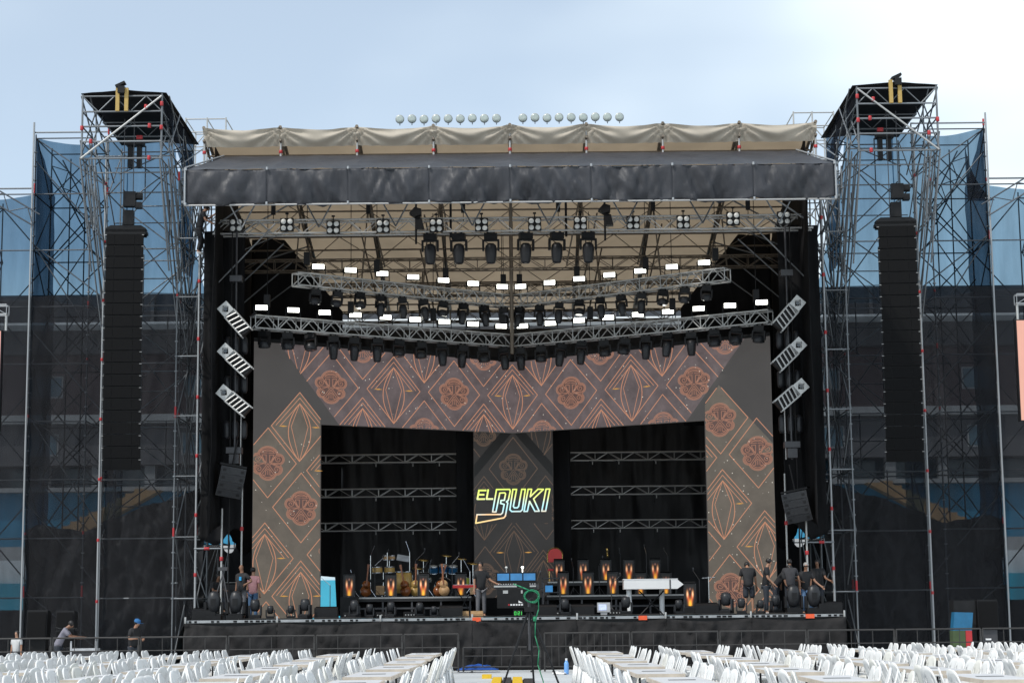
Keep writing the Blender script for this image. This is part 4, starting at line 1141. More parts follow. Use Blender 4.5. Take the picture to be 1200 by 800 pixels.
# follow-spot style lamps dropped from the awning
for k, (x, z) in enumerate(((-3.18, 15.3), (3.12, 15.35))):
    t = thing('follow_spot', 'black lamp with dark hood hanging above the front truss, %s of two' % ('left' if k == 0 else 'right'), 'light', (x, 61.4, z - 1.0), group='hooded lamps')
    MB().prism([(-0.2, 0.62), (-0.02, 0.82), (0.2, 0.76), (0.2, 0.56), (0.0, 0.5)], lambda u, w, q: (u, -0.2 + 0.4 * q, w), 1).build('hood', 'black_metal', t)
    MB().prism([(0.0, 0.5), (0.22, 0.46), (0.3, 0.1), (0.02, 0.1)], lambda u, w, q: (u, -0.14 + 0.28 * q, w), 1).build('body', 'black_metal', t)
    MB().tube((0.02, 0, -0.4), (0.02, 0, 1.2), 0.035, 8).build('drop_pipe', 'black_metal', t)
for k, x in enumerate((-2.02, 1.86)):
    o = MB().tube((0, 0, 0), (0, 0, 1.25), 0.04, 8).tube((0, 0, 1.2), (0, 0, 1.3), 0.06, 8).build('drop_pipe', 'black_metal'); o.location = (x, 61.9, 14.2)
    tag(o, 'short black pipe standing through the front truss, %s of centre' % SIDE[-1 if k == 0 else 1], 'pipe', 'truss pipes')

# ------------------------------------------------------------------ trusses hung in the two stage openings
for s in (-1, 1):
    for k, z in enumerate((7.56, 6.27, 5.0)):
        t = thing('back_truss', 'thin silver truss in front of the black backdrop, %s from top in %s opening' % (ORD[k], SIDE[s]), 'truss', (s * 4.7, 71, z), group='backdrop trusses')
        truss(t, (s * 2.1, 71, z), (s * 7.6, 71, z), 0.3, 0.3, 0.02, 0.011, 'alu_shade', step=0.5)
        for q in range(3):
            x = s * (2.9 + 1.0 * q + (0.4 if q == 2 else 0))
            tubeobj('hook', (x, 71, z - 0.5), (x, 71, z - 0.15), 0.02, 'black_metal', t, 6)
            tubeobj('hook', (x + 0.1, 71, z - 0.3), (x + 0.1, 71, z - 0.15), 0.02, 'alu_shade', t, 6)

# ------------------------------------------------------------------ tilted silver light bars at the stage sides
for s in (-1, 1):
    for k, (xa, za, xb, zb) in enumerate(((9.52, 11.82, 8.78, 10.98), (9.52, 10.42, 8.72, 9.66), (9.56, 9.05, 8.74, 8.36))):
        t = thing('strobe_bar', 'tilted silver truss light bar with diamond end plate, %s from top on the %s' % (ORD[k], SIDE[s]), 'light', (s * xa, 61, za), group='tilted light bars')
        d = Vector((s * (xb - xa), 0.0, zb - za)); Ln = d.length; d.normalize()
        rotm = Matrix((d, Vector((0, 1, 0)), d.cross(Vector((0, 1, 0))))).transposed()   # local x along the bar
        h = 0.2
        e = MB()
        # square end plate with a diamond hole
        outer = [(0.0, -h), (0.38, -h), (0.38, h), (0.0, h)]; cx = 0.19
        inner = [(cx, -0.14), (cx + 0.14, 0), (cx, 0.14), (cx - 0.14, 0)]
        F = lambda x, z, y: rotm @ Vector((x, y, z))
        for y in (-0.2, 0.2):
            vs = [F(a, b, y) for a, b in outer] + [F(a, b, y) for a, b in inner]
            # ring between square and diamond
            e.add(vs, [(0, 1, 4), (1, 5, 4), (1, 2, 5), (2, 6, 5), (2, 3, 6), (3, 7, 6), (3, 0, 7), (0, 4, 7)])
        e.build('end_plate', 'alu', t, False, 0.03)
        MB().box(F(0.19, 0, -0.14), (0.1, 0.02, 0.1), rotm).build('end_lamp', 'lens_dark', t)
        for z in (-h, h):
            for y in (-0.2, 0.2): MB().tube(F(0.38, z, y), F(Ln + 0.12, z, y), 0.028, 8).build('rail', 'alu', t)
        for j in range(5):
            x0 = 0.42 + (Ln - 0.32) * j / 5
            m = MB(); m.tube(F(x0, -h, -0.2), F(x0 + 0.1, h, -0.2), 0.026, 6)
            m.build('rung', 'alu', t)
        MB().box(F((0.4 + Ln) / 2 + 0.1, 0, 0.05), (Ln - 0.4, 0.34, 0.34), rotm).build('lamp_body', 'black_metal', t)
    # pole and cluster of fixtures behind the bars
    t = thing('side_drop', 'dark hanging pole with clustered fixtures behind the %s light bars' % SIDE[s], 'light rig', (s * 9.15, 61.5, 6.5), group='side lighting drops')
    tubeobj('pole', (s * 9.15, 61.5, 6.6), (s * 9.15, 61.5, 14.4), 0.035, 'dark_grey', t)
    tubeobj('cable', (s * 9.3, 61.5, 2.0), (s * 9.3, 61.5, 14.4), 0.02, 'black_metal', t, 6)
    tubeobj('cable', (s * 8.95, 61.5, 6.6), (s * 8.95, 61.5, 8.4), 0.022, 'alu_shade', t, 6)
    for z in (11.0, 9.7, 8.2):
        for dx in (-0.28, 0.0, 0.28):
            MB().lathe([(0.06, 0), (0.12, -0.1), (0.12, -0.5), (0.08, -0.6)], 10, c=(dx, 0.1, z - 6.5 - 0.12)).build('fixture', 'grey_plastic', t, True)
    MB().bb(-0.2, 0.2, -0.15, 0.15, 6.2, 6.4).build('junction_box', 'dark_grey', t)
    MB().bb(-0.25, 0.25, -0.2, 0.2, 0.48, 0.68).bb(-0.16, 0.16, -0.15, 0.15, 0.15, 0.46).build('motor', 'dark_grey', t)

# ================================================================== loudspeakers
def cab_mesh():
    body = MB().prism([(-0.62, 0.0), (0.62, 0.0), (0.5, 0.58), (-0.5, 0.58)], lambda u, w, k: (u, w, -0.385 + 0.375 * k - 0.0), 1).mesh('cabinet', 'black_plastic')
    gr = MB()
    for a, b in ((-0.6, -0.34), (-0.325, 0.325), (0.34, 0.6)): gr.bb(a, b, -0.022, -0.002, -0.375, -0.022)
    grm = gr.mesh('grille', 'grille')
    lt = MB()
    for s in (-1, 1): lt.bb(s * 0.61 - 0.05, s * 0.61 + 0.02, -0.03, -0.024, -0.06, -0.045)
    return body, grm, lt.mesh('latch', 'alu_shade')
CAB = cab_mesh()
for s in (-1, 1):
    t = thing('line_array', 'long hanging column of black line array speakers on the %s tower' % SIDE[s], 'speakers', (s * 12.78, 61.0, 14.28), R(0), group='main line arrays')
    t.rotation_euler = (0, 0, s * R(-3))
    MB().bb(-0.66, 0.66, 0.05, 0.75, 0.06, 0.16).bb(-0.66, 0.66, 0.05, 0.15, 0.0, 0.2).bb(-0.62, 0.62, 0.62, 0.72, 0.0, 0.2).prism([(-0.66, 0.2), (0.66, 0.2), (0.5, 0.3), (-0.5, 0.3)], lambda u, w, k: (u, 0.1 + 0.5 * k, w), 1).build('bumper_frame', 'black_metal', t)
    y, z, a = 0.0, 0.0, 0.0
    for k in range(20):
        a += R(0.35 if k < 12 else 0.9)
        o = part('cabinet', CAB[0], t, (0, y, z), (a - R(3), 0, 0)); part('grille', CAB[1], o); part('latch', CAB[2], o)
        z -= 0.392 * math.cos(a - R(3)); y += 0.392 * math.sin(a - R(3))
    for dx in (-0.14, 0.18):
        tubeobj_o = MB().tube((dx, 0.4, 0.3), (dx, 0.4, 4.0), 0.015, 6).build('lift_chain', 'dark_grey', t)
    MB().bb(-0.12, 0.22, 0.25, 0.55, 0.35, 0.85).bb(-0.1, 0.3, 0.1, 0.4, 0.95, 1.45).tube((0.3, 0.25, 1.3), (0.52, 0.25, 1.3), 0.12, 10).bb(0.28, 0.5, 0.12, 0.4, 0.9, 1.1).build('hoist_motor', 'black_metal', t)
    # side fill cluster hanging low
    f = thing('side_fill', {-1: 'small tilted cluster of four dark speakers hanging left of the screen wall', 1: 'small tilted cluster of dark speakers hanging right of the screen wall'}[s], 'speakers', (s * 9.08, 61.0, 6.5 if s < 0 else 5.5), group='side fill clusters')
    f.rotation_euler = (R(6), s * R(-9), s * R(-24))
    z, y, a = 0.0, 0.0, R(-4)
    for k in range(4):
        fb = MB().prism([(-0.42, 0.0), (0.42, 0.0), (0.32, 0.45), (-0.32, 0.45)], lambda u, w, q: (u, w, -0.25 + 0.24 * q), 1).build('cabinet', 'dark_grey', f)
        fb.location = (0, y, z); fb.rotation_euler = (a, 0, 0)
        gm = MB().bb(-0.4, 0.4, -0.02, -0.003, -0.235, -0.02).build('grille', 'grey_plastic', fb)
        for q in (-0.3, 0.3): MB().bb(q - 0.05, q + 0.05, -0.03, -0.022, -0.17, -0.09).build('handle', 'black_metal', fb)
        z -= 0.25 * math.cos(a); y += 0.25 * math.sin(a); a += R(6)
    MB().bb(-0.45, 0.45, 0.1, 0.4, 0.02, 0.08).tube((0, 0.25, 0.08), (0, 0.25, 0.9), 0.03, 6).build('fly_frame', 'black_metal', f)

# ================================================================== gear on the stage
# upright black music desks with a flame print
def desk_print():
    me = bpy.data.meshes.new('print')
    nu, nv, w, h = 18, 30, 0.36, 0.72
    vs = [(-w / 2 + w * i / nu, 0, h * j / nv) for j in range(nv + 1) for i in range(nu + 1)]
    fs = [(j * (nu + 1) + i, j * (nu + 1) + i + 1, (j + 1) * (nu + 1) + i + 1, (j + 1) * (nu + 1) + i) for j in range(nv) for i in range(nu)]
    me.from_pydata(vs, [], fs)
    ca = me.color_attributes.new('ink', 'FLOAT_COLOR', 'POINT')
    for k, v in enumerate(vs):
        x, z = v[0] / (w / 2), v[2] / h
        r = g = b = 0.006
        for s in (-1, 1):      # two upright flames
            e = math.exp(-((x - s * 0.52) / 0.15) ** 2) * math.exp(-((z - 0.56) / 0.15) ** 2)
            r += 0.95 * e; g += 0.55 * e ** 1.2; b += 0.30 * e ** 1.5
            e2 = math.exp(-((x - s * (0.30 + 0.3 * (z - 0.2))) / 0.2) ** 2) * math.exp(-((z - 0.36) / 0.2) ** 2)
            r += 0.40 * e2; g += 0.05 * e2; b += 0.02 * e2
        c = math.exp(-(x / 0.30) ** 2) * math.exp(-((z - 0.10) / 0.20) ** 2)
        r += 0.95 * c; g += 0.42 * c; b += 0.03 * c
        em = math.exp(-(x / 0.12) ** 2 - ((z - 0.80) / 0.05) ** 2)
        r += 0.30 * em; g += 0.12 * em; b += 0.08 * em
        ca.data[k].color = (min(r, 1), min(g, 1), min(b, 1), 1)
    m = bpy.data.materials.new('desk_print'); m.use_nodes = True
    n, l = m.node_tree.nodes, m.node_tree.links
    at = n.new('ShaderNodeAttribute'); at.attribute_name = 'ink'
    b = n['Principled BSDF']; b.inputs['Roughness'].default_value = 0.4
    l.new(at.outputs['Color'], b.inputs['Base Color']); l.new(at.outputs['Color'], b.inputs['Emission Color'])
    b.inputs['Emission Strength'].default_value = 0.75     # glow added to the printed ink colours
    me.materials.append(m)
    return me
dk = thing('music_desk', 'x', 'music stand', group='flame printed music desks')
MB().bb(-0.2, 0.2, 0.0, 0.04, 0.02, 0.78).build('front_panel', 'black_plastic', dk)
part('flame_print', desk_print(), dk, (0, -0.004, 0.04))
MB().bb(-0.215, -0.202, -0.012, 0.05, 0.0, 0.8).bb(0.202, 0.215, -0.012, 0.05, 0.0, 0.8).bb(-0.2, 0.2, -0.012, 0.05, 0.785, 0.8).bb(-0.2, 0.2, -0.012, 0.05, 0.0, 0.015).build('frame', 'dark_grey', dk)
MB().box((0, 0.16, 0.80), (0.4, 0.3, 0.02), Euler((R(-22), 0, 0)).to_matrix()).build('desk_top', 'black_plastic', dk)
MB().bb(-0.19, -0.17, 0.04, 0.32, 0.0, 0.03).bb(0.17, 0.19, 0.04, 0.32, 0.0, 0.03).build('foot', 'black_metal', dk)
DK = Proto(dk)
DKS = [(-5.67, 64.9, 2.33, 'black desk with flame print at the far left end of the front row'), (-4.28, 65.5, 2.325, 'flame printed desk in front of the congas'), (-3.16, 65.5, 2.325, 'flame printed desk between the congas and the drum kit'), (-1.86, 65.5, 2.325, 'flame printed desk standing behind the red keyboard'),
       (1.68, 65.5, 2.325, 'front row flame desk nearest the middle screen on the right riser'), (2.54, 65.5, 2.325, 'front row flame desk, second from the middle screen'), (3.40, 65.5, 2.325, 'front row flame desk, third from the middle screen'),
       (1.63, 69.0, 2.855, 'rear row flame desk below the red round seat'), (2.51, 69.0, 2.855, 'rear row flame desk, second from the middle screen'), (3.34, 69.0, 2.855, 'rear row flame desk below the bright golden trumpet'), (4.18, 69.0, 2.855, 'rear row flame desk, fourth from the middle screen'), (5.14, 69.0, 2.855, 'rear row flame desk at the far right end'),
       (4.48, 67.3, 2.325, 'flame desk half hidden behind the white piano, left of two'), (5.39, 67.3, 2.325, 'flame desk half hidden behind the white piano, right of two'), (5.74, 62.0, DECK + 0.26, 'flame printed desk standing low at the right of the white piano')]
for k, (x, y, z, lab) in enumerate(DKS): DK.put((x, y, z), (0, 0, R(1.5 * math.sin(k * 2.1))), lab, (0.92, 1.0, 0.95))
o = MB().bb(-0.3, 0.3, -0.1, 0.4, 0, 0.255).build('case', 'case_black'); o.location = (5.74, 62, DECK); tag(o, 'black case under the lone flame desk beside the piano', 'case')
o = MB().bb(-0.3, 0.3, -0.1, 0.4, 0, 0.735).bb(-0.32, 0.32, -0.12, 0.42, 0.28, 0.32).build('case', 'case_black'); o.location = (-5.67, 64.9, DECK); tag(o, 'black case carrying the leftmost flame desk', 'case')

def drum(root, name, c, r, h, shell, axis='Z', tilt=(0, 0, 0), head='drum_head'):
    rot = Euler(tilt).to_matrix()
    if axis == 'Y': rot = Euler((R(90), 0, 0)).to_matrix()
    d = MB().lathe([(r * 0.98, -h / 2), (r, -h / 2 + 0.02), (r, h / 2 - 0.02), (r * 0.98, h / 2)], 20, rot=rot).build(name, shell, root, True); d.location = c
    MB().lathe([(r * 1.03, h / 2 - 0.03), (r * 1.03, h / 2 + 0.012)], 20, rot=rot).lathe([(r * 1.03, -h / 2 - 0.012), (r * 1.03, -h / 2 + 0.03)], 20, rot=rot).build('hoop', 'chrome', d, True)
    MB().lathe([(r * 0.95, h / 2 + 0.014), (r * 0.5, h / 2 + 0.016)], 20, rot=rot).lathe([(r * 0.95, -h / 2 - 0.016), (r * 0.5, -h / 2 - 0.014)], 20, rot=rot).build('skin', head, d, True)
    return d
def stand3(root, x, y, z0, z1, name='stand', mat='chrome', boom=None):
    s = MB(); s.tube((x, y, z0 + 0.12), (x, y, z1), 0.014, 6)
    for a in (90, 210, 330): s.tube((x, y, z0 + 0.3), (x + 0.25 * math.cos(R(a)), y + 0.25 * math.sin(R(a)), z0), 0.011, 6)
    if boom: s.tube((x, y, z1), (x + boom[0], y + boom[1], z1 + boom[2]), 0.011, 6)
    return s.build(name, mat, root)
# drum kit
t = thing('drum_kit', 'chrome and blue drum kit with cymbals on the left riser', 'drums', (-2.55, 68.3, 2.32))
drum(t, 'bass_drum', (0, 0, 0.38), 0.33, 0.45, 'drum_blue', 'Y', head='black_plastic')
for x, z, r in ((-0.36, 0.98, 0.15), (-0.02, 1.02, 0.16), (0.33, 0.98, 0.17)): drum(t, 'tom', (x, -0.05, z), r, 0.26, 'drum_blue', tilt=(R(18), 0, 0))
drum(t, 'floor_tom', (0.72, 0.1, 0.5), 0.22, 0.4, 'drum_lime'); drum(t, 'snare', (-0.62, 0.3, 0.62), 0.18, 0.15, 'chrome')
for x, y, z in ((-0.95, 0.2, 1.05), (-0.75, 0.3, 1.35), (0.08, 0.35, 1.5), (0.62, 0.3, 1.38), (1.05, 0.2, 1.2)):
    st = stand3(t, x, y, 0, z)
    MB().lathe([(0.22, 0), (0.12, 0.015), (0.035, 0.03)], 20, c=(x, y, z), rot=Euler((R(12), R(6), 0)).to_matrix()).build('cymbal', 'brass', t, True)
for x, z, b in ((-0.8, 0.9, (0.25, -0.1, 0.35)), (-1.1, 0.8, (0.2, -0.1, 0.4)), (0.95, 0.9, (-0.25, 0, 0.45)), (-0.55, 0.85, (0.12, 0, 0.5))): stand3(t, x, -0.45, 0, z, 'microphone_stand', 'chrome', b)
MB().lathe([(0.16, 0.45), (0.18, 0.5), (0.15, 0.56)], 14, c=(0.1, 0.8, 0)).tube((0.1, 0.8, 0), (0.1, 0.8, 0.46), 0.03, 8).build('throne', 'black_plastic', t, True)
# percussion
t = thing('percussion_set', 'congas, bongos and timbales with golden shells on the left riser', 'drums', (-4.5, 67.8, 2.32))
for x in (0.38, 0.68):
    c = MB().lathe([(0.13, 0.15), (0.19, 0.5), (0.15, 0.88)], 18).build('conga', 'gold_wood', t, True); c.location = (x, -0.3, 0)
    MB().lathe([(0.16, 0.87), (0.16, 0.92)], 18).build('hoop', 'chrome', c, True)
for x in (-0.42, 0.02): drum(t, 'timbale', (x, 0, 0.98), 0.19, 0.22, 'gold_wood')
for x in (-0.13, 0.1): drum(t, 'bongo', (x, 0.25, 1.42), 0.11, 0.16, 'wood')
MB().box((0.5, 0.25, 1.40), (0.46, 0.03, 0.24), Euler((R(-30), R(10), 0)).to_matrix()).build('chart_board', 'white_case', t)
stand3(t, -0.2, 0, 0, 0.9); stand3(t, 0, 0.25, 0, 1.35)
for x, z, b in ((-0.65, 1.5, (0.14, 0, 0.36)), (-0.05, 1.6, (0.05, 0, 0.12)), (0.75, 1.6, (-0.14, 0, 0.4)), (-1.25, 0.6, (-0.12, 0, 0.4))): stand3(t, x, -0.1, 0, z, 'microphone_stand', 'chrome', b)
MB().bb(-0.75, -0.1, -0.2, 0.1, 0.55, 0.65).build('trap_table', 'black_plastic', t)
MB().bb(-0.45, -0.15, -0.25, 0.0, 0.1, 0.42).build('cajon', 'wood', t)
# guitars
def guitar(loc, rz, label, tilt, mat):
    g = thing('guitar', label, 'guitar', loc, rz, group='guitars on stands')
    rot = Euler((R(-12), R(tilt), 0)).to_matrix()
    b = MB()
    for (cz, r) in ((0.2, 0.19), (0.43, 0.145)): b.lathe([(r, -0.04), (r, 0.04)], 18, c=rot @ Vector((0, 0, cz)), rot=rot @ Euler((R(90), 0, 0)).to_matrix())
    b.build('body', mat, g, True)
    MB().box(rot @ Vector((0, -0.05, 0.72)), (0.05, 0.03, 0.62), rot).build('neck', 'brown_guitar', g)
    MB().box(rot @ Vector((0, -0.05, 1.08)), (0.075, 0.025, 0.15), rot).build('headstock', 'brown_guitar', g)
    MB().tube((-0.15, 0.1, 0), (0, 0.15, 0.5), 0.012, 6).tube((0.15, 0.1, 0), (0, 0.15, 0.5), 0.012, 6).tube((0, 0.3, 0), (0, 0.15, 0.5), 0.012, 6).build('stand', 'black_metal', g)
guitar((-5.2, 65.8, 2.33), R(15), 'red brown guitar leaning right of the leftmost flame desk', 8, 'brown_guitar')
guitar((-3.75, 65.9, 2.33), R(-10), 'dark guitar on a stand right of the congas', -14, 'brown_guitar')
guitar((-3.48, 66.2, 2.33), R(5), 'upright pale guitar with golden neck beside the third desk', 2, 'gold_wood')
guitar((-2.72, 66.4, 2.33), R(5), 'brown guitar leaning before the bass drum', 16, 'brown_guitar')
guitar((-2.45, 66.3, 2.33), R(-5), 'light brown guitar leaning before the bass drum, right of the other', -6, 'wood')
# red keyboard
t = thing('keyboard', 'bright red keyboard on a stand at the right end of the left riser', 'keyboard', (-1.72, 64.9, DECK))
MB().bb(-0.4, 0.4, -0.12, 0.14, 1.0, 1.1).build('body', 'red_keys', t)
MB().bb(-0.37, 0.37, -0.1, 0.0, 1.102, 1.115).build('keys', 'white_paint', t)
MB().tube((-0.3, 0, 0), (0.3, 0, 1.0), 0.02, 6).tube((0.3, 0.03, 0), (-0.3, 0.03, 1.0), 0.02, 6).build('stand', 'black_metal', t)
MB().bb(0.2, 0.32, -0.2, -0.14, 0.78, 1.02).build('pedal_case', 'wood', t)
# red round seat back and trumpet
t = thing('red_seat', 'red round-backed seat with golden rim beside the middle screen', 'seat', (1.5, 69.6, 2.85))
MB().prism([(-0.26, 0.72)] + [(0.26 * math.cos(R(a)) * -1, 0.98 + 0.24 * math.sin(R(a))) for a in range(0, 181, 15)] + [(0.26, 0.72)], lambda u, w, k: (u, 0.0 + 0.06 * k, w), 1).build('back', 'red_keys', t)
rim = [(-0.27, 0.72)] + [(-0.28 * math.cos(R(a)), 0.98 + 0.26 * math.sin(R(a))) for a in range(0, 181, 15)] + [(0.27, 0.72)]
MB().path([(u, 0.0, w) for u, w in rim], 0.02, 6).build('rim', 'brass', t)
MB().bb(-0.26, 0.26, 0.0, 0.4, 0.40, 0.48).build('cushion', 'red_keys', t)
for a in (-0.22, 0.22):
    for b in (0.03, 0.37): MB().tube((a, b, 0), (a, b, 0.4), 0.02, 6).build('leg', 'brass', t)
t = thing('trumpet', 'golden trumpet standing upright above the rear row of desks', 'trumpet', (3.42, 69.5, 2.85))
MB().tube((0, 0, 0.0), (0, 0, 0.85), 0.012, 6).tube((-0.15, 0, 0), (0.15, 0, 0), 0.012, 6).build('peg', 'black_metal', t)
MB().lathe([(0.012, 0.8), (0.015, 1.0), (0.03, 1.12), (0.065, 1.2)], 12).bb(-0.02, 0.05, -0.02, 0.02, 0.88, 1.0).build('horn', 'brass', t, True)
# white piano shell
t = thing('white_piano', 'long white piano shell with pointed right end and white legs', 'piano', (4.55, 62.0, DECK))
MB().prism([(-0.97, 0.86), (0.78, 0.86), (0.98, 1.0), (0.78, 1.16), (-0.97, 1.16)], lambda u, w, k: (u, -0.05 + 0.75 * k, w), 1).build('case', 'white_paint', t)
MB().bb(-0.99, 0.80, -0.06, 0.70, 1.164, 1.19).build('lid', 'white_paint', t)
MB().tube((-0.78, 0.2, 0), (-0.80, 0.2, 0.86), 0.07, 12, 0.09).build('leg', 'white_paint', t)
MB().tube((0.3, 0.45, 0), (0.3, 0.45, 0.86), 0.08, 12, 0.09).build('leg', 'white_paint', t)
MB().bb(0.52, 0.56, -0.066, -0.052, 0.7, 1.17).build('cable_tie', 'dark_grey', t)
o = thing('keyboard_stand', 'black folding stand and pedals under the white piano', 'stand', (4.5, 62.3, DECK))
MB().tube((-0.4, 0, 0), (0.4, 0, 0.8), 0.025, 6).tube((0.4, 0, 0), (-0.4, 0, 0.8), 0.025, 6).build('crossed_legs', 'black_metal', o)
MB().bb(-0.25, 0.25, -0.2, 0.1, 0.0, 0.07).build('pedal_board', 'black_plastic', o)
# mixing console on a flight case
t = thing('mixing_console', 'mixing console with blue screens on a black flight case at stage centre', 'console', (0.06, 60.2, DECK))
MB().bb(-0.62, 0.62, 0.05, 0.85, 0.28, 0.88).build('flight_case', 'case_black', t)
for x in (-0.35, 0.22): MB().bb(x - 0.08, x + 0.08, 0.03, 0.048, 0.74, 0.84).build('case_handle', 'alu', t)
mk = MB(); mk.prism([(0.06, 0.52), (0.2, 0.44), (0.06, 0.44)], lambda u, w, k: (u, 0.04 + 0.005 * k, w), 1); mk.build('case_emblem', 'white_paint', t)
mk = MB()
for k in range(5): mk.bb(-0.20 + 0.085 * k, -0.14 + 0.085 * k, 0.04, 0.046, 0.36, 0.41)
mk.build('case_lettering', 'white_paint', t); MB().bb(-0.27, -0.22, 0.04, 0.046, 0.36, 0.41).build('case_dot', 'red_paint', t)
MB().box((0, 0.45, 0.98), (1.42, 0.75, 0.1), Euler((R(6), 0, 0)).to_matrix()).build('console_body', 'dark_grey', t)
MB().bb(-0.72, 0.62, 0.02, 0.07, 0.94, 0.99).build('front_rail', 'alu', t)
MB().bb(-0.66, 0.66, 0.55, 0.62, 1.06, 1.42).build('meter_bridge', 'black_plastic', t)
for x in (-0.42, -0.0, 0.42): MB().bb(x - 0.19, x + 0.19, 0.535, 0.548, 1.16, 1.38).build('screen', 'console_blue', t)
fd = MB()
for k in range(16): fd.bb(-0.58 + 0.077 * k, -0.55 + 0.077 * k, 0.2, 0.24, 1.03, 1.05)
f_ = fd.build('faders', 'white_paint', t); f_['kind'] = 'stuff'
for x in (-0.32, 0.2):
    MB().tube((x, 0.7, 1.4), (x, 0.62, 1.56), 0.012, 6).lathe([(0.02, 0), (0.045, 0.03), (0.03, 0.07)], 10, c=(x, 0.62, 1.54)).build('task_lamp', 'lamp_white' if x > 0 else 'lamp_lens', t)
# digital clock on the deck edge
t = thing('stage_clock', 'green digital stage clock at the deck edge below the console', 'clock', (0.10, 58.5, DECK))
MB().bb(-0.17, 0.17, 0, 0.12, 0.0, 0.26).build('case', 'black_plastic', t)
def seg(mb, ch, x, z, w, h, q):
    S = {'0': 'abcdef', '1': 'bc', '2': 'abged'}[ch]
    G = {'a': (x, x + w, z + h - q, z + h), 'g': (x, x + w, z + h / 2 - q / 2, z + h / 2 + q / 2), 'd': (x, x + w, z, z + q), 'f': (x, x + q, z + h / 2, z + h), 'e': (x, x + q, z, z + h / 2), 'b': (x + w - q, x + w, z + h / 2, z + h), 'c': (x + w - q, x + w, z, z + h / 2)}
    for c in S: mb.bb(G[c][0], G[c][1], -0.008, -0.002, G[c][2], G[c][3])
mb = MB()
seg(mb, '0', -0.14, 0.07, 0.075, 0.13, 0.02); seg(mb, '2', -0.01, 0.07, 0.075, 0.13, 0.02); seg(mb, '1', 0.06, 0.07, 0.075, 0.13, 0.02)
mb.bb(-0.045, -0.025, -0.008, -0.002, 0.1, 0.12).bb(-0.045, -0.025, -0.008, -0.002, 0.15, 0.17)
mb.build('digits', 'clock_green', t)
t.scale = (0.85,) * 3
# boxes, wedges, rack and small things along the deck edge
def wedge(x, y, label, w=0.6, rz=0.0):
    t = thing('stage_monitor', label, 'speaker', (x, y, DECK), rz, group='floor monitors')
    MB().prism([(0.0, 0.0), (0.45, 0.0), (0.45, 0.12), (0.14, 0.36), (0.0, 0.3)], lambda u, q, k: (-w / 2 + w * k, -u + 0.2, q), 1).build('cabinet', 'black_plastic', t)
    MB().box((0, -0.095, 0.245), (w - 0.06, 0.012, 0.34), Euler((R(-37.7) , 0, 0)).to_matrix()).build('grille', 'grille', t)
WD = [(-5.85, 58.9, 'black floor monitor right of the left screen column'), (-1.98, 58.9, 'black floor monitor left of the two wooden boxes'), (2.1, 58.9, 'black floor monitor left of the small bright display'), (5.95, 58.9, 'black floor monitor in front of the right screen column'), (9.75, 58.7, 'black floor monitor at the right end of the deck'), (-9.6, 58.7, 'black floor monitor at the left end of the deck'), (0.95, 59.0, 'black floor monitor right of the mixing console')]
for x, y, lab in WD: wedge(x, y, lab, 0.72, R(180))
for k, x in enumerate((-1.62, -1.18)):
    o = MB().bb(-0.19, 0.19, 0, 0.3, 0, 0.2).bb(-0.19, 0.19, -0.012, -0.002, 0.09, 0.11).build('wooden_box', 'wood'); o.location = (x, 58.9, DECK)
    tag(o, ['small bare wooden box right of a floor monitor', 'small bare wooden box at the feet of the man by the console'][k], 'box', 'wooden boxes')
t = thing('display_unit', 'small bright blue-white display unit on the deck left of the piano leg', 'display', (2.78, 59.2, DECK))
MB().bb(-0.2, 0.2, 0, 0.25, 0.12, 0.42).bb(-0.1, 0.1, 0.02, 0.2, 0, 0.12).build('case', 'white_case', t)
MB().bb(-0.16, 0.08, -0.01, -0.002, 0.18, 0.36).build('screen', 'lcd_white', t)
rg = random.Random(12)
FH = thing('floor_head', 'x', 'light', group='small moving heads along the deck edge')
MB().bb(-0.17, 0.17, -0.14, 0.14, 0.0, 0.12).build('base', 'black_plastic', FH)
MB().bb(-0.2, -0.15, -0.06, 0.06, 0.13, 0.42).bb(0.15, 0.2, -0.06, 0.06, 0.13, 0.42).bb(-0.2, 0.2, -0.06, 0.06, 0.121, 0.15).build('yoke', 'grey_plastic', FH)
h_ = MB().lathe([(0.08, -0.12), (0.13, -0.06), (0.145, 0.1), (0.12, 0.22)], 14, c=(0, 0, 0.36)).build('head', 'grey_plastic', FH, True)
MB().lathe([(0.1, 0.222), (0.07, 0.235)], 14, c=(0, 0, 0.36)).build('lens', 'lens_dark', h_)
FHP = Proto(FH)
FX = [(-8.05, 1.05), (-7.6, .72), (-6.95, .72), (-6.48, 1.05), (-4.95, .95), (-4.5, .75), (-3.85, .85), (-2.95, .8), (-2.5, .6), (1.55, .9), (3.45, 1.0), (5.1, .8), (6.55, 1.15), (7.0, .85), (7.6, .75), (8.1, 1.0)]
for k, (x, sc) in enumerate(FX):
    FHP.put((x, 58.75 + 0.2 * math.sin(k * 1.3), DECK), (0, 0, R(rg.uniform(-40, 40))), 'small black moving head standing on the deck edge, %s from left' % (ORD[k] if k < 12 else ['thirteenth', 'fourteenth', 'fifteenth', 'sixteenth'][k - 12]), (sc,) * 3)
BH = thing('beam_head', 'x', 'light', group='big oval beam lights at the stage corners')
MB().bb(-0.24, 0.24, -0.2, 0.2, 0.0, 0.14).build('base', 'black_plastic', BH)
MB().bb(-0.29, -0.22, -0.08, 0.08, 0.15, 0.55).bb(0.22, 0.29, -0.08, 0.08, 0.15, 0.55).bb(-0.29, 0.29, -0.08, 0.08, 0.141, 0.19).build('yoke', 'black_plastic', BH)
h_ = MB().lathe([(0.06, -0.34), (0.15, -0.28), (0.205, -0.1), (0.21, 0.1), (0.16, 0.27), (0.06, 0.34)], 16, c=(0, 0, 0.55), sy=0.8).build('head', 'grey_plastic', BH, True)
MB().bb(-0.08, 0.08, -0.175, -0.16, 0.45, 0.65).build('vent', 'black_plastic', h_)
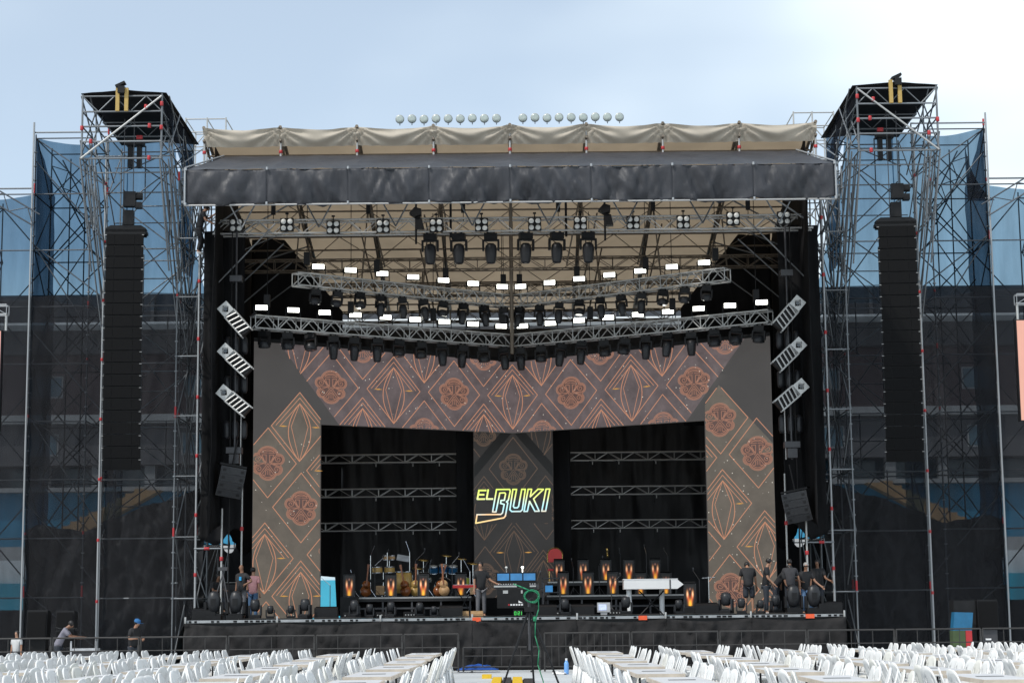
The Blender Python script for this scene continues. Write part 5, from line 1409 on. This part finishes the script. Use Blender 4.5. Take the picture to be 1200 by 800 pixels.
BHP = Proto(BH)
for x, lab in ((-9.3, 'big dark oval beam light, outer of the two at the left stage corner'), (-8.62, 'big dark oval beam light in front of the man with hand on hip'), (8.62, 'big dark oval beam light, inner of the two at the right stage corner'), (9.25, 'big dark oval beam light, outer of the two at the right stage corner')):
    BHP.put((x, 58.6, DECK), (R(0), 0, R(4 * math.sin(x))), lab)
# scattered cable boxes
for k, (x, y, w) in enumerate(((-4.1, 59.3, 0.5), (-3.3, 59.6, 0.35), (-2.2, 60.2, 0.4), (1.3, 60.0, 0.45), (3.2, 60.5, 0.4), (-5.2, 60.2, 0.5), (6.6, 60.6, 0.5))):
    t = thing('stage_box', 'low black connector box on the deck, %s from left' % ORD[[1, 2, 3, 4, 5, 0, 6][k]], 'box', (x, y, DECK), R(10 * math.sin(k)), group='connector boxes')
    MB().bb(-w / 2, w / 2, 0, 0.3, 0, 0.2).build('case', 'case_black', t)
    mb = MB()
    for q in range(4): mb.tube((-w / 2 + w * (q + 0.5) / 4, -0.001, 0.1), (-w / 2 + w * (q + 0.5) / 4, -0.02, 0.1), 0.022, 8)
    mb.build('sockets', 'alu', t)
# stands and racks
t = thing('tripod_stand', 'thin black tripod stand behind the left beam lights', 'stand', (-9.25, 60.0, DECK))
for a in (80, 200, 320): MB().tube((0, 0, 1.45), (0.45 * math.cos(R(a)), 0.45 * math.sin(R(a)), 0), 0.02, 6).build('leg', 'dark_grey', t)
MB().tube((0, 0, 1.3), (0, 0, 1.75), 0.03, 6).bb(-0.15, 0.15, -0.08, 0.08, 1.55, 1.66).build('head', 'dark_grey', t)
t = thing('cymbal_stand', 'bare chrome stand right of the lone flame desk', 'stand', (6.4, 62.4, DECK)); stand3(t, 0, 0, 0, 1.25, 'tripod', 'chrome'); MB().tube((-0.22, 0, 1.2), (0.22, 0, 1.22), 0.015, 6).build('crossbar', 'chrome', t)
t = thing('equipment_rack', 'open black rack shelf left of the front row of desks on the right', 'rack', (1.25, 64.6, DECK))
for x in (-0.3, 0.3):
    for y in (0, 0.4): MB().bb(x - 0.02, x + 0.02, y - 0.02, y + 0.02, 0, 1.3).build('upright', 'dark_grey', t)
for z in (0.35, 0.8, 1.28): MB().bb(-0.32, 0.32, -0.02, 0.42, z, z + 0.03).build('shelf', 'dark_grey', t)
MB().bb(-0.2, 0.05, 0.0, 0.2, 0.832, 1.05).build('device', 'console_blue', t)
for s in (-1, 1):
    t = thing('amplifier_rack', 'tall black amplifier rack in the %s wing of the stage' % SIDE[s], 'rack', (s * 9.9, 66.0, DECK), group='wing racks')
    MB().bb(-0.35, 0.35, 0, 0.7, 0, 1.3).build('case', 'case_black', t)
    for k in range(5): MB().bb(-0.3, 0.3, -0.02, -0.002, 0.1 + 0.23 * k, 0.3 + 0.23 * k).build('unit', 'dark_grey', t)
    MB().bb(-0.33, 0.33, -0.02, 0.0, 1.28, 1.299).build('rim', 'alu', t)

# ================================================================== people
def skin_obj(name, V, E, mat, parent, root=0, sub=1):
    me = bpy.data.meshes.new(name)
    me.from_pydata([v[0] for v in V], E, [])
    me.materials.append(MAT[mat])
    o = bpy.data.objects.new(name, me); COL.objects.link(o); o.parent = parent
    md = o.modifiers.new('skin', 'SKIN'); md.use_smooth_shade = True
    for i, v in enumerate(V):
        r = v[1]; o.data.skin_vertices[0].data[i].radius = r if isinstance(r, tuple) else (r, r)
        o.data.skin_vertices[0].data[i].use_root = (i == root)
    ss = o.modifiers.new('smooth', 'SUBSURF'); ss.levels = sub; ss.render_levels = sub
    return o
def person(label, loc, yaw, shirt, trousers, skin='skin_tan', hair='hair_black', lean=0.0, pel=0.93, armL=None, armR=None, legL=None, legR=None, head=0.0, turn=0.0, cap=None, shorts=False, shoes='black_rubber', extra=None, scale=1.0, bald=False):
    """faces -Y at yaw 0; arms and legs are given as pairs of directions (upper, lower)"""
    t = thing('person', label, 'person', loc, yaw, group='stage crew')
    V3 = Vector
    D = V3((0, -math.sin(lean), math.cos(lean)))
    P = V3((0, 0, pel)); waist = P + D * 0.18; chest = P + D * 0.40; nb = P + D * 0.53
    hd = V3((math.sin(turn) * math.sin(head), -math.sin(lean + head), math.cos(lean + head)))
    nt = nb + hd * 0.09; jaw = nb + hd * 0.13; hc = nb + hd * 0.20; crown = nb + hd * 0.285
    f = V3((math.sin(turn), -math.cos(turn), 0)); f = (f - hd * f.dot(hd)).normalized()
    armL = armL or ((0.12, 0.02, -1), (0.05, -0.15, -1)); armR = armR or ((-0.12, 0.02, -1), (-0.05, -0.15, -1))
    legL = legL or ((0.03, -0.02, -1), (0.02, 0.03, -1)); legR = legR or ((-0.03, -0.02, -1), (-0.02, 0.03, -1))
    V = []; E = []
    def add(p, r, link=None):
        V.append((tuple(p), r)); i = len(V) - 1
        if link is not None: E.append((link, i))
        return i
    ip = add(P, (0.115, 0.08)); iw = add(waist, (0.105, 0.075), ip); ic = add(chest, (0.115, 0.08), iw); inb = add(nb, (0.055, 0.055), ic)
    int_ = add(nt, (0.052, 0.055), inb); ij = add(jaw + f * 0.02, (0.058, 0.07), int_); ih = add(hc, (0.078, 0.092), ij); add(crown, (0.05, 0.06), ih)
    add(hc + f * 0.105 - hd * 0.025, (0.012, 0.014), ih)
    J = {}
    for sd, arm, leg in ((1, armL, legL), (-1, armR, legR)):
        sh = chest + D * 0.075 + V3((sd * 0.185, 0, 0)); u = V3(arm[0]).normalized(); l = V3(arm[1]).normalized()
        el = sh + u * 0.28; wr = el + l * 0.25; pm = wr + l * 0.07
        a = add(sh, 0.048, ic); b = add(el, 0.042, a); c = add(wr, 0.028, b); d = add(pm, (0.036, 0.02), c)
        sidev = l.cross(V3((0, 1, 0))); sidev = sidev.normalized() if sidev.length > 0.1 else V3((1, 0, 0))
        for q, ln in ((-0.026, 0.06), (-0.009, 0.075), (0.009, 0.07), (0.026, 0.055)):
            k1 = add(pm + sidev * q + l * 0.045, 0.0095, d); add(pm + sidev * q + l * (0.045 + ln * 0.6) + V3((0, -0.012, 0)), 0.008, k1)
        th = add(wr + l * 0.05 + sidev * 0.045 * sd, 0.0105, c); add(wr + l * 0.095 + sidev * 0.06 * sd, 0.009, th)
        hp = P + V3((sd * 0.09, 0, -0.03)); lu = V3(leg[0]).normalized(); ll = V3(leg[1]).normalized()
        kn = hp + lu * 0.42; an = kn + ll * 0.41
        e1 = add(hp, 0.07, ip); e2 = add(kn, 0.056, e1); e3 = add(an, 0.04, e2); add(an + V3((0, -0.10, -0.035)), 0.035, e3)
        J[sd] = (sh, el, wr, hp, kn, an, u)
    skin_obj('body', V, E, skin, t)
    # shirt
    V, E = [], []
    i0 = add(P - D * 0.12, (0.185, 0.145)); i1 = add(waist - D * 0.06, (0.170, 0.13), i0); i2 = add(chest, (0.172, 0.125), i1); add(nb + D * 0.02, (0.075, 0.072), i2)
    for sd in (1, -1):
        sh, el, wr, hp, kn, an, u = J[sd]; s1 = add(sh, 0.082, i2); add(sh + u * 0.21, 0.068, s1)
    skin_obj('shirt', V, E, shirt, t)
    V, E = [], []
    i0 = add(P + V3((0, 0, 0.04)), (0.16, 0.122))
    for sd in (1, -1):
        sh, el, wr, hp, kn, an, u = J[sd]
        h1 = add(hp - V3((0, 0, 0.04)), 0.104, i0)
        if shorts: add(hp + (kn - hp) * 0.98, 0.10, h1)
        else:
            k1 = add(kn, 0.078, h1); add(kn + (an - kn) * 0.93, 0.066, k1)
    skin_obj('trousers', V, E, trousers, t)
    for sd in (1, -1):
        an = J[sd][5]; V, E = [], []
        a = add(an + V3((0, 0.035, -0.03)), 0.045); b = add(an + V3((0, -0.05, -0.035)), (0.045, 0.042), a); add(an + V3((0, -0.15, -0.045)), (0.045, 0.03), b)
        skin_obj('shoe', V, E, shoes, t)
    rot = hd.to_track_quat('Z', 'Y').to_matrix()
    if not bald:
        hm = MB()
        pr = [(0.074, -0.04), (0.088, 0.02), (0.083, 0.065), (0.055, 0.10), (0.01, 0.114)]
        hm.lathe(pr, 14, c=tuple(hc - f * 0.022), rot=rot, sy=1.10); hm.build('hair', hair, t, True)
    if cap:
        cm = MB().lathe([(0.096, 0.02), (0.1, 0.05), (0.085, 0.1), (0.02, 0.128)], 14, c=tuple(hc - f * 0.01), rot=rot, sy=1.12)
        cm.box(tuple(hc + f * 0.13 + hd * 0.035), (0.15, 0.12, 0.012), Matrix.Rotation(turn, 3, 'Z')); cm.build('cap', cap, t)
    if extra: extra(t, J, hc, f)
    t.scale = (scale,) * 3
    return t
def badge(t, J, hc, f): MB().box((0.06, -0.135, 1.30), (0.09, 0.02, 0.12)).build('shirt_badge', 'badge_blue', t)
person('bald man in black T-shirt with blue badge, hand on hip, left of the left screen', (-8.72, 60.5, DECK), R(-35), 'shirt_black', 'trousers_grey', 'skin_brown', armL=((0.75, 0.25, -0.75), (-0.75, -0.35, -0.35)), turn=R(-35), bald=True, extra=badge)
person('person in pink shirt and jeans half hidden behind the bald man', (-8.55, 61.9, DECK), R(160), 'shirt_pink', 'jeans', scale=0.96)
person('person in dark clothes sitting low in the left wing', (-10.1, 64.0, DECK), R(30), 'shirt_black', 'trousers_dark', 'skin_brown', pel=0.75, lean=R(18), legL=((0.1, -1, -0.05), (0, 0, -1)), legR=((-0.1, -1, -0.05), (0, 0, -1)), armL=((0.1, -0.5, -0.8), (-0.1, -1, 0.0)), armR=((-0.1, -0.5, -0.8), (0.1, -1, 0.0)))
o = MB().bb(-0.4, 0.4, -0.1, 0.5, 0, 0.62).bb(-0.42, 0.42, -0.12, 0.52, 0.3, 0.34).build('road_case', 'case_black'); o.location = (-10.1, 64.0, DECK); tag(o, 'black road case the wing sitter sits on', 'case')
person('man in black T-shirt and grey jeans standing at the left of the console', (-1.08, 60.6, DECK), R(20), 'shirt_black', 'trousers_grey', armL=((0.45, -0.2, -0.9), (0.8, -0.35, -0.45)), turn=R(-40), head=R(6))
def bottle_hand(t, J, hc, f):
    w = J[-1][2]; MB().lathe([(0.03, -0.17), (0.03, -0.02), (0.012, 0.02), (0.012, 0.05)], 10, c=(w.x - 0.03, w.y - 0.02, w.z - 0.05)).build('bottle', 'water_bottle', t)
person('person in black shirt and shorts seen from behind, head bowed, right screen column', (7.42, 60.0, DECK), R(180), 'shirt_black', 'trousers_dark', lean=R(16), head=R(45), shorts=True, armL=((0.25, -0.1, -1), (0.1, -0.2, -1)), armR=((-0.2, -0.1, -1), (-0.1, -0.2, -1)), extra=lambda t, J, hc, f: None, legR=((-0.05, -0.05, -1), (-0.02, 0.1, -1)))
person('man in black shirt and dark jeans standing sideways before the right screen column', (7.95, 59.9, DECK), R(78), 'shirt_black', 'trousers_dark', lean=R(5), head=R(18), armL=((0.15, -0.12, -1), (0.02, -0.5, -0.9)), armR=((-0.12, -0.15, -1), (0.1, -0.7, -0.7)), shoes='shoe_white')
def green(t, J, hc, f): MB().lathe([(0.05, -0.14), (0.14, -0.05), (0.13, 0.08), (0.04, 0.14)], 9, c=(0.12, -0.42, 1.30)).build('green_bundle', 'green_cloth', t)
person('stooping person holding a green bundle behind the sideways man', (8.42, 61.1, DECK), R(70), 'shirt_black', 'trousers_dark', 'skin_brown', lean=R(38), pel=0.9, head=R(8), armL=((0.1, -0.8, -0.6), (0, -0.8, -0.2)), armR=((-0.1, -0.3, -1), (0, -0.3, -1)), extra=green)
person('man in charcoal shirt turned away at the edge of the right screen column', (8.85, 60.8, DECK), R(172), 'shirt_charcoal', 'trousers_dark', lean=R(10), head=R(12), armL=((0.35, -0.1, -1), (0.05, -0.4, -0.9)), armR=((-0.35, -0.1, -1), (-0.05, -0.4, -0.9)))
def glasses(t, J, hc, f): MB().box(tuple(hc + f * 0.10 + Vector((0, 0, 0.01))), (0.14, 0.02, 0.03)).build('glasses', 'black_plastic', t)
person('grey haired man with glasses in black shirt leaning on his arm, right wing', (9.38, 61.2, DECK), R(15), 'shirt_black', 'jeans', hair='hair_grey', lean=R(12), pel=0.82, legL=((0.1, -0.6, -0.9), (0, 0.3, -1)), legR=((-0.1, -0.6, -0.9), (0, 0.3, -1)), armL=((0.35, -0.3, -0.9), (0.45, -0.4, -0.5)), turn=R(-20), extra=glasses)
person('dark dressed person in the shade of the far right wing', (9.98, 62.2, DECK), R(-20), 'shirt_black', 'trousers_dark', 'skin_brown', armL=((0.3, -0.3, -0.9), (0.6, -0.5, -0.3)), lean=R(6))
person('rigger in black clinging to the scaffold under the left end of the awning', (-10.42, 61.5, 13.62), R(110), 'shirt_black', 'shirt_black', lean=R(14), head=R(20), armL=((0.2, -0.7, -0.2), (0, -0.6, 0.5)), armR=((-0.5, -0.1, -0.8), (0.1, -0.7, -0.3)), legL=((0.1, -0.4, -1), (0.05, 0.3, -1)), legR=((-0.1, -0.1, -1), (-0.05, 0.25, -1)), shoes='shoe_white')
person('man in grey shirt bending towards a case behind the left barrier', (-13.62, 56.6, 0.0), R(100), 'shirt_grey', 'trousers_dark', 'skin_brown', lean=R(26), head=R(24), armL=((0.1, -0.8, -0.7), (0.0, -1, -0.05)), armR=((-0.1, -0.7, -0.8), (0, -1, -0.1)), scale=0.98)
person('man in blue cap and dark shirt walking behind the left barrier', (-11.35, 56.4, 0.0), R(60), 'shirt_black', 'trousers_dark', 'skin_tan', lean=R(10), head=R(14), cap='cap_blue', armL=((0.1, 0.1, -1), (-0.4, -0.9, 0.0)), armR=((-0.2, 0.1, -1), (0.1, -0.9, 0.1)), scale=0.94)
person('person in pale shirt at the left edge behind the barrier', (-14.95, 57.0, 0.0), R(-20), 'shirt_pale', 'trousers_dark', scale=0.76)

# ================================================================== things on the ground before the stage
t = thing('subwoofer_stack', 'pair of black loudspeakers tilted on stands behind the left barrier', 'speakers', (-14.5, 57.6, 0))
for x, z, w in ((0.0, 1.15, 0.62), (0.85, 1.3, 0.55), (0.85, 0.72, 0.55)):
    c = MB().box((x, 0.2, z + 0.35), (w, 0.5, 0.85 if x == 0 else 0.5), Euler((R(-6), 0, 0)).to_matrix()).build('cabinet', 'black_plastic', t)
    MB().box((x, -0.09, z + 0.35), (w - 0.06, 0.02, 0.78 if x == 0 else 0.44), Euler((R(-6), 0, 0)).to_matrix()).build('grille', 'grille', t)
MB().bb(-0.3, 1.15, 0.0, 0.5, 0, 0.72).bb(-0.25, 0.25, 0.05, 0.45, 0.721, 1.1).build('plinth', 'case_black', t)
t = thing('tool_case', 'white topped metal case behind the left barrier', 'case', (-12.85, 56.6, 0))
MB().bb(-0.36, 0.36, 0, 0.5, 0.1, 0.7).build('body', 'dark_grey', t); MB().bb(-0.38, 0.38, -0.02, 0.52, 0.704, 0.8).build('lid', 'white_case', t)
for x in (-0.37, 0.37): MB().bb(x - 0.025, x + 0.025, -0.03, 0.0, 0.1, 1.02).build('upright', 'white_case', t)
t = thing('speaker_stack', 'black loudspeaker on a grey stand behind the right barrier', 'speakers', (14.3, 57.6, 0))
MB().box((0.05, 0.2, 1.52), (0.62, 0.5, 0.85), Euler((R(-4), 0, 0)).to_matrix()).build('cabinet', 'black_plastic', t)
MB().box((0.05, -0.085, 1.52), (0.56, 0.02, 0.78), Euler((R(-4), 0, 0)).to_matrix()).build('grille', 'grille', t)
MB().bb(-0.22, 0.32, 0.0, 0.4, 0.0, 1.05).build('stand', 'dark_grey', t); MB().bb(-0.05, 0.12, -0.02, 0.0, 0.75, 0.8).build('label_plate', 'white_paint', t)
MB().bb(-0.95, -0.28, 0.1, 0.7, 0.0, 1.95).build('dark_case', 'case_black', t)
t = thing('blue_bin', 'blue container on a green and red base behind the right barrier', 'container', (13.45, 57.1, 0))
MB().prism([(-0.28, 1.05), (0.28, 1.05), (0.34, 1.58), (-0.22, 1.6)], lambda u, w, k: (u, 0.4 * k, w), 1).build('tub', 'blue_box', t)
MB().bb(-0.3, 0.08, 0.0, 0.4, 0.55, 1.046).build('base_box', 'olive_box', t); MB().bb(0.09, 0.28, 0.0, 0.4, 0.55, 1.046).build('red_box', 'red_paint', t); MB().bb(-0.35, 0.35, -0.02, 0.45, 0.0, 0.546).build('pallet_case', 'case_black', t)

# barriers
def barrier(x0, x1, y, label, nb, h=1.12, low=False):
    t = thing('crowd_barrier', label, 'barrier', ((x0 + x1) / 2, y, 0), group='crowd barriers')
    g = 0.03; a, b = x0 + g, x1 - g
    for x in (a, b): tubeobj('post', (x, y, 0.03), (x, y, h), 0.026, 'fence_steel', t)
    tubeobj('top_rail', (a, y, h), (b, y, h), 0.024, 'fence_steel', t); tubeobj('bottom_rail', (a, y, 0.16), (b, y, 0.16), 0.022, 'fence_steel', t)
    tubeobj('middle_rail', (a, y, h * 0.66), (b, y, h * 0.66), 0.016, 'fence_steel', t)
    for k in range(1, nb): tubeobj('bar', (lerp(a, b, k / nb), y, 0.16), (lerp(a, b, k / nb), y, h), 0.012, 'fence_steel', t, 6)
    for x in (a + 0.25, b - 0.25): boxobj('foot', (x, y, 0.02), (0.06, 0.55, 0.04), 'fence_steel', t)
    boxobj('coupling', (b, y - 0.03, h * 0.72), (0.07, 0.04, 0.2), 'fence_steel', t)
xs = [-16.0, -13.45, -10.9, -8.35, -5.8, -3.25, -1.62]
for k, (a, b) in enumerate(zip(xs, xs[1:])): barrier(a, b, 55.2, 'dark steel barrier section left of the aisle, %s from the aisle' % ORD[len(xs) - 2 - k], 4 if k < 5 else 3)
xs = [0.82, 3.35, 5.9, 8.45, 11.0, 13.5, 16.0]
for k, (a, b) in enumerate(zip(xs, xs[1:])): barrier(a, b, 55.0, 'dark steel barrier section right of the aisle, %s from the aisle' % ORD[k], 12 if k == 0 else 4)
barrier(-1.55, 0.75, 55.6, 'low dark gate of rails closing the aisle before the stage', 4, 0.72)
o = MB().grid(14, 8, lambda u, v: (lerp(-0.55, 0.55, u), lerp(-0.3, 0.4, v), 0.05 + 0.14 * math.sin(v * 3.1) * (0.6 + 0.4 * nz(u * 6, v * 4)) * math.sin(u * 3.14))).build('blue_tarp', 'blue_tarp', None, True, 0.01); o.location = (-1.1, 55.9, 0); o.scale = (1.1, 1, 1.6)
tag(o, 'crumpled bright blue tarpaulin lying behind the barrier left of the aisle', 'tarpaulin')
t = thing('water_bottle', 'blue and white water bottle on the ground right of the aisle', 'bottle', (1.42, 53.0, 0))
MB().lathe([(0.06, 0.0), (0.065, 0.05), (0.065, 0.3), (0.03, 0.38)], 12).build('body', 'water_bottle', t, True); MB().lathe([(0.03, 0.38), (0.03, 0.44)], 10).build('cap', 'white_paint', t)
o = MB().grid(8, 6, lambda u, v: (lerp(-0.2, 0.2, u), lerp(-0.15, 0.15, v), 0.01 + 0.10 * abs(nz(u * 4, v * 4, 3)) + 0.05 * math.sin(u * 3.14) * math.sin(v * 3.14))).build('plastic_bag', 'white_paint', None, True); o.location = (1.22, 52.9, 0)
tag(o, 'crumpled white plastic bag beside the water bottle', 'bag')
# cable ramp in the aisle
t = thing('cable_ramp', 'yellow and black cable ramp lying along the aisle', 'cable ramp', (-0.03, 44.0, 0))
for a, b, m, h in ((-0.56, -0.30, 'yellow_rubber', 0.09), (-0.295, -0.06, 'black_rubber', 0.08), (-0.055, 0.21, 'yellow_rubber', 0.09), (0.215, 0.5, 'black_rubber', 0.05)):
    for k in range(5): MB().prism([(a, 0.0), (b, 0.0), (b - 0.02, h), (a + 0.02, h)], lambda u, w, q: (u, k * 0.9 + 0.885 * q, w), 1).build('ramp_segment', m, t)
MB().bb(-0.85, -0.6, 6.0, 6.6, 0.0, 0.1).build('end_ramp', 'yellow_rubber', t)
# tripod with a coil of green cable
t = thing('camera_tripod', 'tall dark tripod with a coil of green cable standing in the aisle', 'tripod', (0.30, 40.0, 0))
for q in ((-0.62, -0.25), (0.68, -0.2), (0.1, 0.6)): MB().tube((0, 0, 1.75), (q[0] * 0.5, q[1] * 0.5, 0.87), 0.03, 8).tube((q[0] * 0.5, q[1] * 0.5, 0.9), (q[0], q[1], 0.0), 0.022, 8).build('leg', 'black_metal', t)
MB().tube((0, 0, 0.9), (0, 0, 2.0), 0.028, 8).build('centre_column', 'dark_grey', t)
MB().bb(-0.1, 0.1, -0.1, 0.1, 1.7, 1.8).tube((-0.05, 0, 0.9), (0.05, 0, 1.75), 0.02, 6).build('spreader', 'black_metal', t)
MB().bb(-0.13, 0.1, -0.1, 0.1, 1.98, 2.2).bb(-0.25, 0.02, -0.07, 0.07, 2.2, 2.33).tube((0.1, 0, 2.1), (0.3, -0.2, 2.2), 0.018, 6).build('pan_head', 'black_metal', t)
cb = MB(); pts = []
for k in range(97):
    a = k * 2 * math.pi / 24; r = 0.15 + 0.015 * math.sin(k * 0.7)
    pts.append((0.06 + r * math.cos(a), -0.14 + 0.02 * math.sin(k * 0.33), 2.02 + 0.85 * r * math.sin(a) + 0.01 * math.sin(k * 0.21)))
cb.path(pts, 0.011, 5)
cb.path([(-0.32, -0.1, 2.28), (-0.22, -0.12, 2.24), (-0.12, -0.14, 2.2), (0.0, -0.14, 2.15)], 0.016, 5)
cb.path([(0.2, -0.13, 1.98), (0.2, -0.12, 1.75), (0.13, -0.1, 1.5), (0.12, -0.08, 1.2), (0.2, -0.1, 0.9), (0.17, -0.1, 0.6), (0.28, -0.12, 0.25), (0.3, -0.12, 0.02)], 0.012, 5)
cb.build('green_cable', 'green_cable', t, True)
MB().lathe([(0.03, 1.50), (0.045, 1.55), (0.03, 1.6)], 8, c=(0.12, -0.1, 0)).build('cable_tape', 'green_cable', t)

# ================================================================== seating: folding tables and white plastic chairs
def chair_parts(mat):
    c = thing('plastic_chair', 'x', 'chair', group='white plastic chairs')
    # backrest: curved panel with upright slots (chair faces +X)
    def back(u, v):
        yv = (u - 0.5) * 2; w = 0.232 + 0.015 * math.sin(v * 3.1)
        top = 0.80 + 0.055 * (1 - yv * yv) if v > 0.999 else None
        z = lerp(0.43, (0.80 + 0.075 * (1 - abs(yv) ** 2.5)), v)
        return (-0.20 - 0.12 * v - 0.035 * (1 - yv * yv) * 0.6 , yv * w * (1 - 0.12 * max(0, v - 0.8) * 5 * abs(yv) ** 3), z)
    us = [0, 0.17, 0.24, 0.36, 0.465, 0.535, 0.64, 0.76, 0.83, 1.0]
    b = MB().grid(9, 8, lambda u, v: back(us[round(u * 9)], v), lambda i, j: i in (1, 7) and 3 <= j <= 5).mesh('backrest', mat, True)
    bm = bmesh.new(); bm.from_mesh(b); bmesh.ops.solidify(bm, geom=bm.faces[:], thickness=0.018); bm.to_mesh(b); bm.free()
    part('backrest', b, c)
    s = MB().grid(6, 6, lambda u, v: (lerp(-0.21, 0.22, u), (v - 0.5) * lerp(0.38, 0.43, u), 0.44 - 0.018 * math.sin(u * 3.1) * math.sin(v * 3.1) - (0.03 if u > 0.99 else 0) + 0.01 * u)).mesh('seat', mat, True)
    bm = bmesh.new(); bm.from_mesh(s); bmesh.ops.solidify(bm, geom=bm.faces[:], thickness=0.03); bm.to_mesh(s); bm.free()
    part('seat', s, c)
    for sx, x0, x1 in ((1, 0.19, 0.25), (-1, -0.2, -0.27)):
        l = MB().tube((0, 0, 0), (x1 - x0, 0.035, -0.43), 0.034, 6, 0.02).mesh('leg', mat)
        l2 = MB().tube((0, 0, 0), (x1 - x0, -0.035, -0.43), 0.034, 6, 0.02).mesh('leg', mat)
        part('leg', l, c, (x0, 0.17, 0.43)); part('leg', l2, c, (x0, -0.17, 0.43))
    return c
CHW = Proto(chair_parts('white_plastic')); CHC = Proto(chair_parts('cream_plastic'))
tb = thing('folding_table', 'x', 'table', group='folding tables')
MB().bb(-0.345, 0.345, -1.215, 1.215, 0.715, 0.75).build('tabletop', 'table_top', tb)
MB().bb(-0.36, 0.36, -1.235, -1.217, 0.695, 0.748).bb(-0.36, 0.36, 1.217, 1.235, 0.695, 0.748).bb(-0.365, -0.347, -1.216, 1.216, 0.695, 0.748).bb(0.347, 0.365, -1.216, 1.216, 0.695, 0.748).build('edge_band', 'table_edge', tb)
for y in (-0.85, 0.85):
    MB().tube((-0.28, y, 0), (-0.28, y, 0.715), 0.016, 6).tube((0.28, y, 0), (0.28, y, 0.715), 0.016, 6).tube((-0.28, y, 0.3), (0.28, y, 0.3), 0.012, 6).build('leg_frame', 'black_metal', tb)
MB().bb(-0.18, 0.18, -0.05, 0.05, 0.752, 0.756).build('number_strip', 'dark_grey', tb)
TB = Proto(tb)
rg = random.Random(77)
def screen_x(x, y): return 600 + 2200 * x / y
chairs = []
ncol = 6; nrow = 6
CN = ['inner', 'second', 'third', 'fourth', 'fifth', 'outer']
for s in (-1, 1):
    for c in range(ncol):
        xc = s * (2.15 + 2.08 * c)
        for r in range(nrow):
            yc = 45.0 - 3.95 * r + rg.uniform(-0.12, 0.12) + 0.1 * c
            if abs(xc) - 0.4 > 0.2727 * (yc + 1.2) + 0.1: continue
            jx = rg.uniform(-0.05, 0.05)
            TB.put((xc + jx, yc, 0), (0, 0, R(rg.uniform(-1.2, 1.2))), 'long pale folding table, %s from the stage in the %s column %s of the aisle' % (ORD[r], CN[c], SIDE[s]))
            for q in (-1, 1):
                for k in range(6):
                    y = yc + (k - 2.5) * 0.50 + rg.uniform(-0.04, 0.04)
                    x = xc + jx + q * (0.41 + rg.uniform(-0.05, 0.07))
                    if abs(x) - 0.25 > 0.2727 * y + 0.15 or y < 21: continue
                    chairs.append((y, x, q, s, c, r, k))
chairs.sort()
print('chairs', len(chairs))
NEAR = chairs[:300]; FAR = chairs[300:]
for (y, x, q, s, c, r, k) in NEAR:
    side = 'aisle' if q * s < 0 else 'outer'
    lab = 'white plastic chair, %s seat, %s side, %s table from stage, %s %s column' % (ORD[5 - k], side, ORD[r], CN[c], SIDE[s])
    pr = CHW if rg.random() < 0.8 else CHC
    pr.put((x, y, 0), (0, 0, (0 if q < 0 else math.pi) + R(rg.uniform(-11, 11))), lab)
if FAR:
    mb = MB()
    src = [ch for ch in kids(CHW.o)]
    for (y, x, q, s, c, r, k) in FAR:
        mt = Matrix.Translation((x, y, 0)) @ Matrix.Rotation((0 if q < 0 else math.pi) + R(rg.uniform(-7, 7)), 4, 'Z')
        for ch in src:
            m2 = mt @ Matrix.Translation(ch.location)
            mb.add([m2 @ v.co for v in ch.data.vertices], [tuple(p.vertices) for p in ch.data.polygons])
    o = mb.build('far_chairs', 'white_plastic', None, True)
    tag(o, 'farthest rows of white plastic chairs by the barriers', 'chairs', None, 'stuff')

# ================================================================== stage clutter: microphone stands and cable runs
rg = random.Random(55)
MS = thing('microphone_stand', 'x', 'mic stand', group='microphone stands among the band')
stand3(MS, 0, 0, 0, 1.1, 'tripod', 'dark_grey'); MB().tube((0, 0, 1.1), (0.32, -0.05, 1.38), 0.011, 6).build('boom', 'chrome', MS)
MB().lathe([(0.012, 0), (0.02, 0.06), (0.028, 0.1), (0.02, 0.13)], 10, c=(0.32, -0.05, 1.36)).build('microphone', 'dark_grey', MS, True)
MSP = Proto(MS)
for k, (x, y, z, sc) in enumerate(((-4.9, 66.4, 2.32, 1.0), (-3.5, 66.9, 2.32, 1.15), (-2.2, 66.8, 2.32, 1.05), (2.05, 65.9, 2.325, 0.85), (2.95, 65.9, 2.325, 0.9), (3.9, 69.4, 2.855, 0.8), (4.85, 69.4, 2.855, 0.9), (5.6, 68.9, 2.855, 0.8), (0.95, 62.0, DECK, 1.0), (3.2, 62.6, DECK, 0.95), (6.15, 63.0, DECK, 1.05), (-6.1, 62.6, DECK, 1.0))):
    MSP.put((x, y, z), (0, 0, R(rg.uniform(0, 360))), 'thin boom microphone stand among the band gear, %s of twelve' % ORD[k], (sc,) * 3)
for k in range(8):
    x0 = -8.5 + 2.2 * k; pts = []
    for i in range(26):
        u = i / 25
        pts.append((x0 + 2.0 * u + 0.12 * math.sin(u * 9 + k), 58.35 + 0.35 * nz(u * 3, k) + 0.12 * math.sin(u * 14 + k * 2), DECK + 0.02 + 0.012 * abs(math.sin(u * 5 + k))))
    o = MB().path(pts, 0.016, 5).build('cable', 'black_rubber'); tag(o, 'black cable snaking along the deck front, %s from left' % ORD[k], 'cable', 'deck cables')
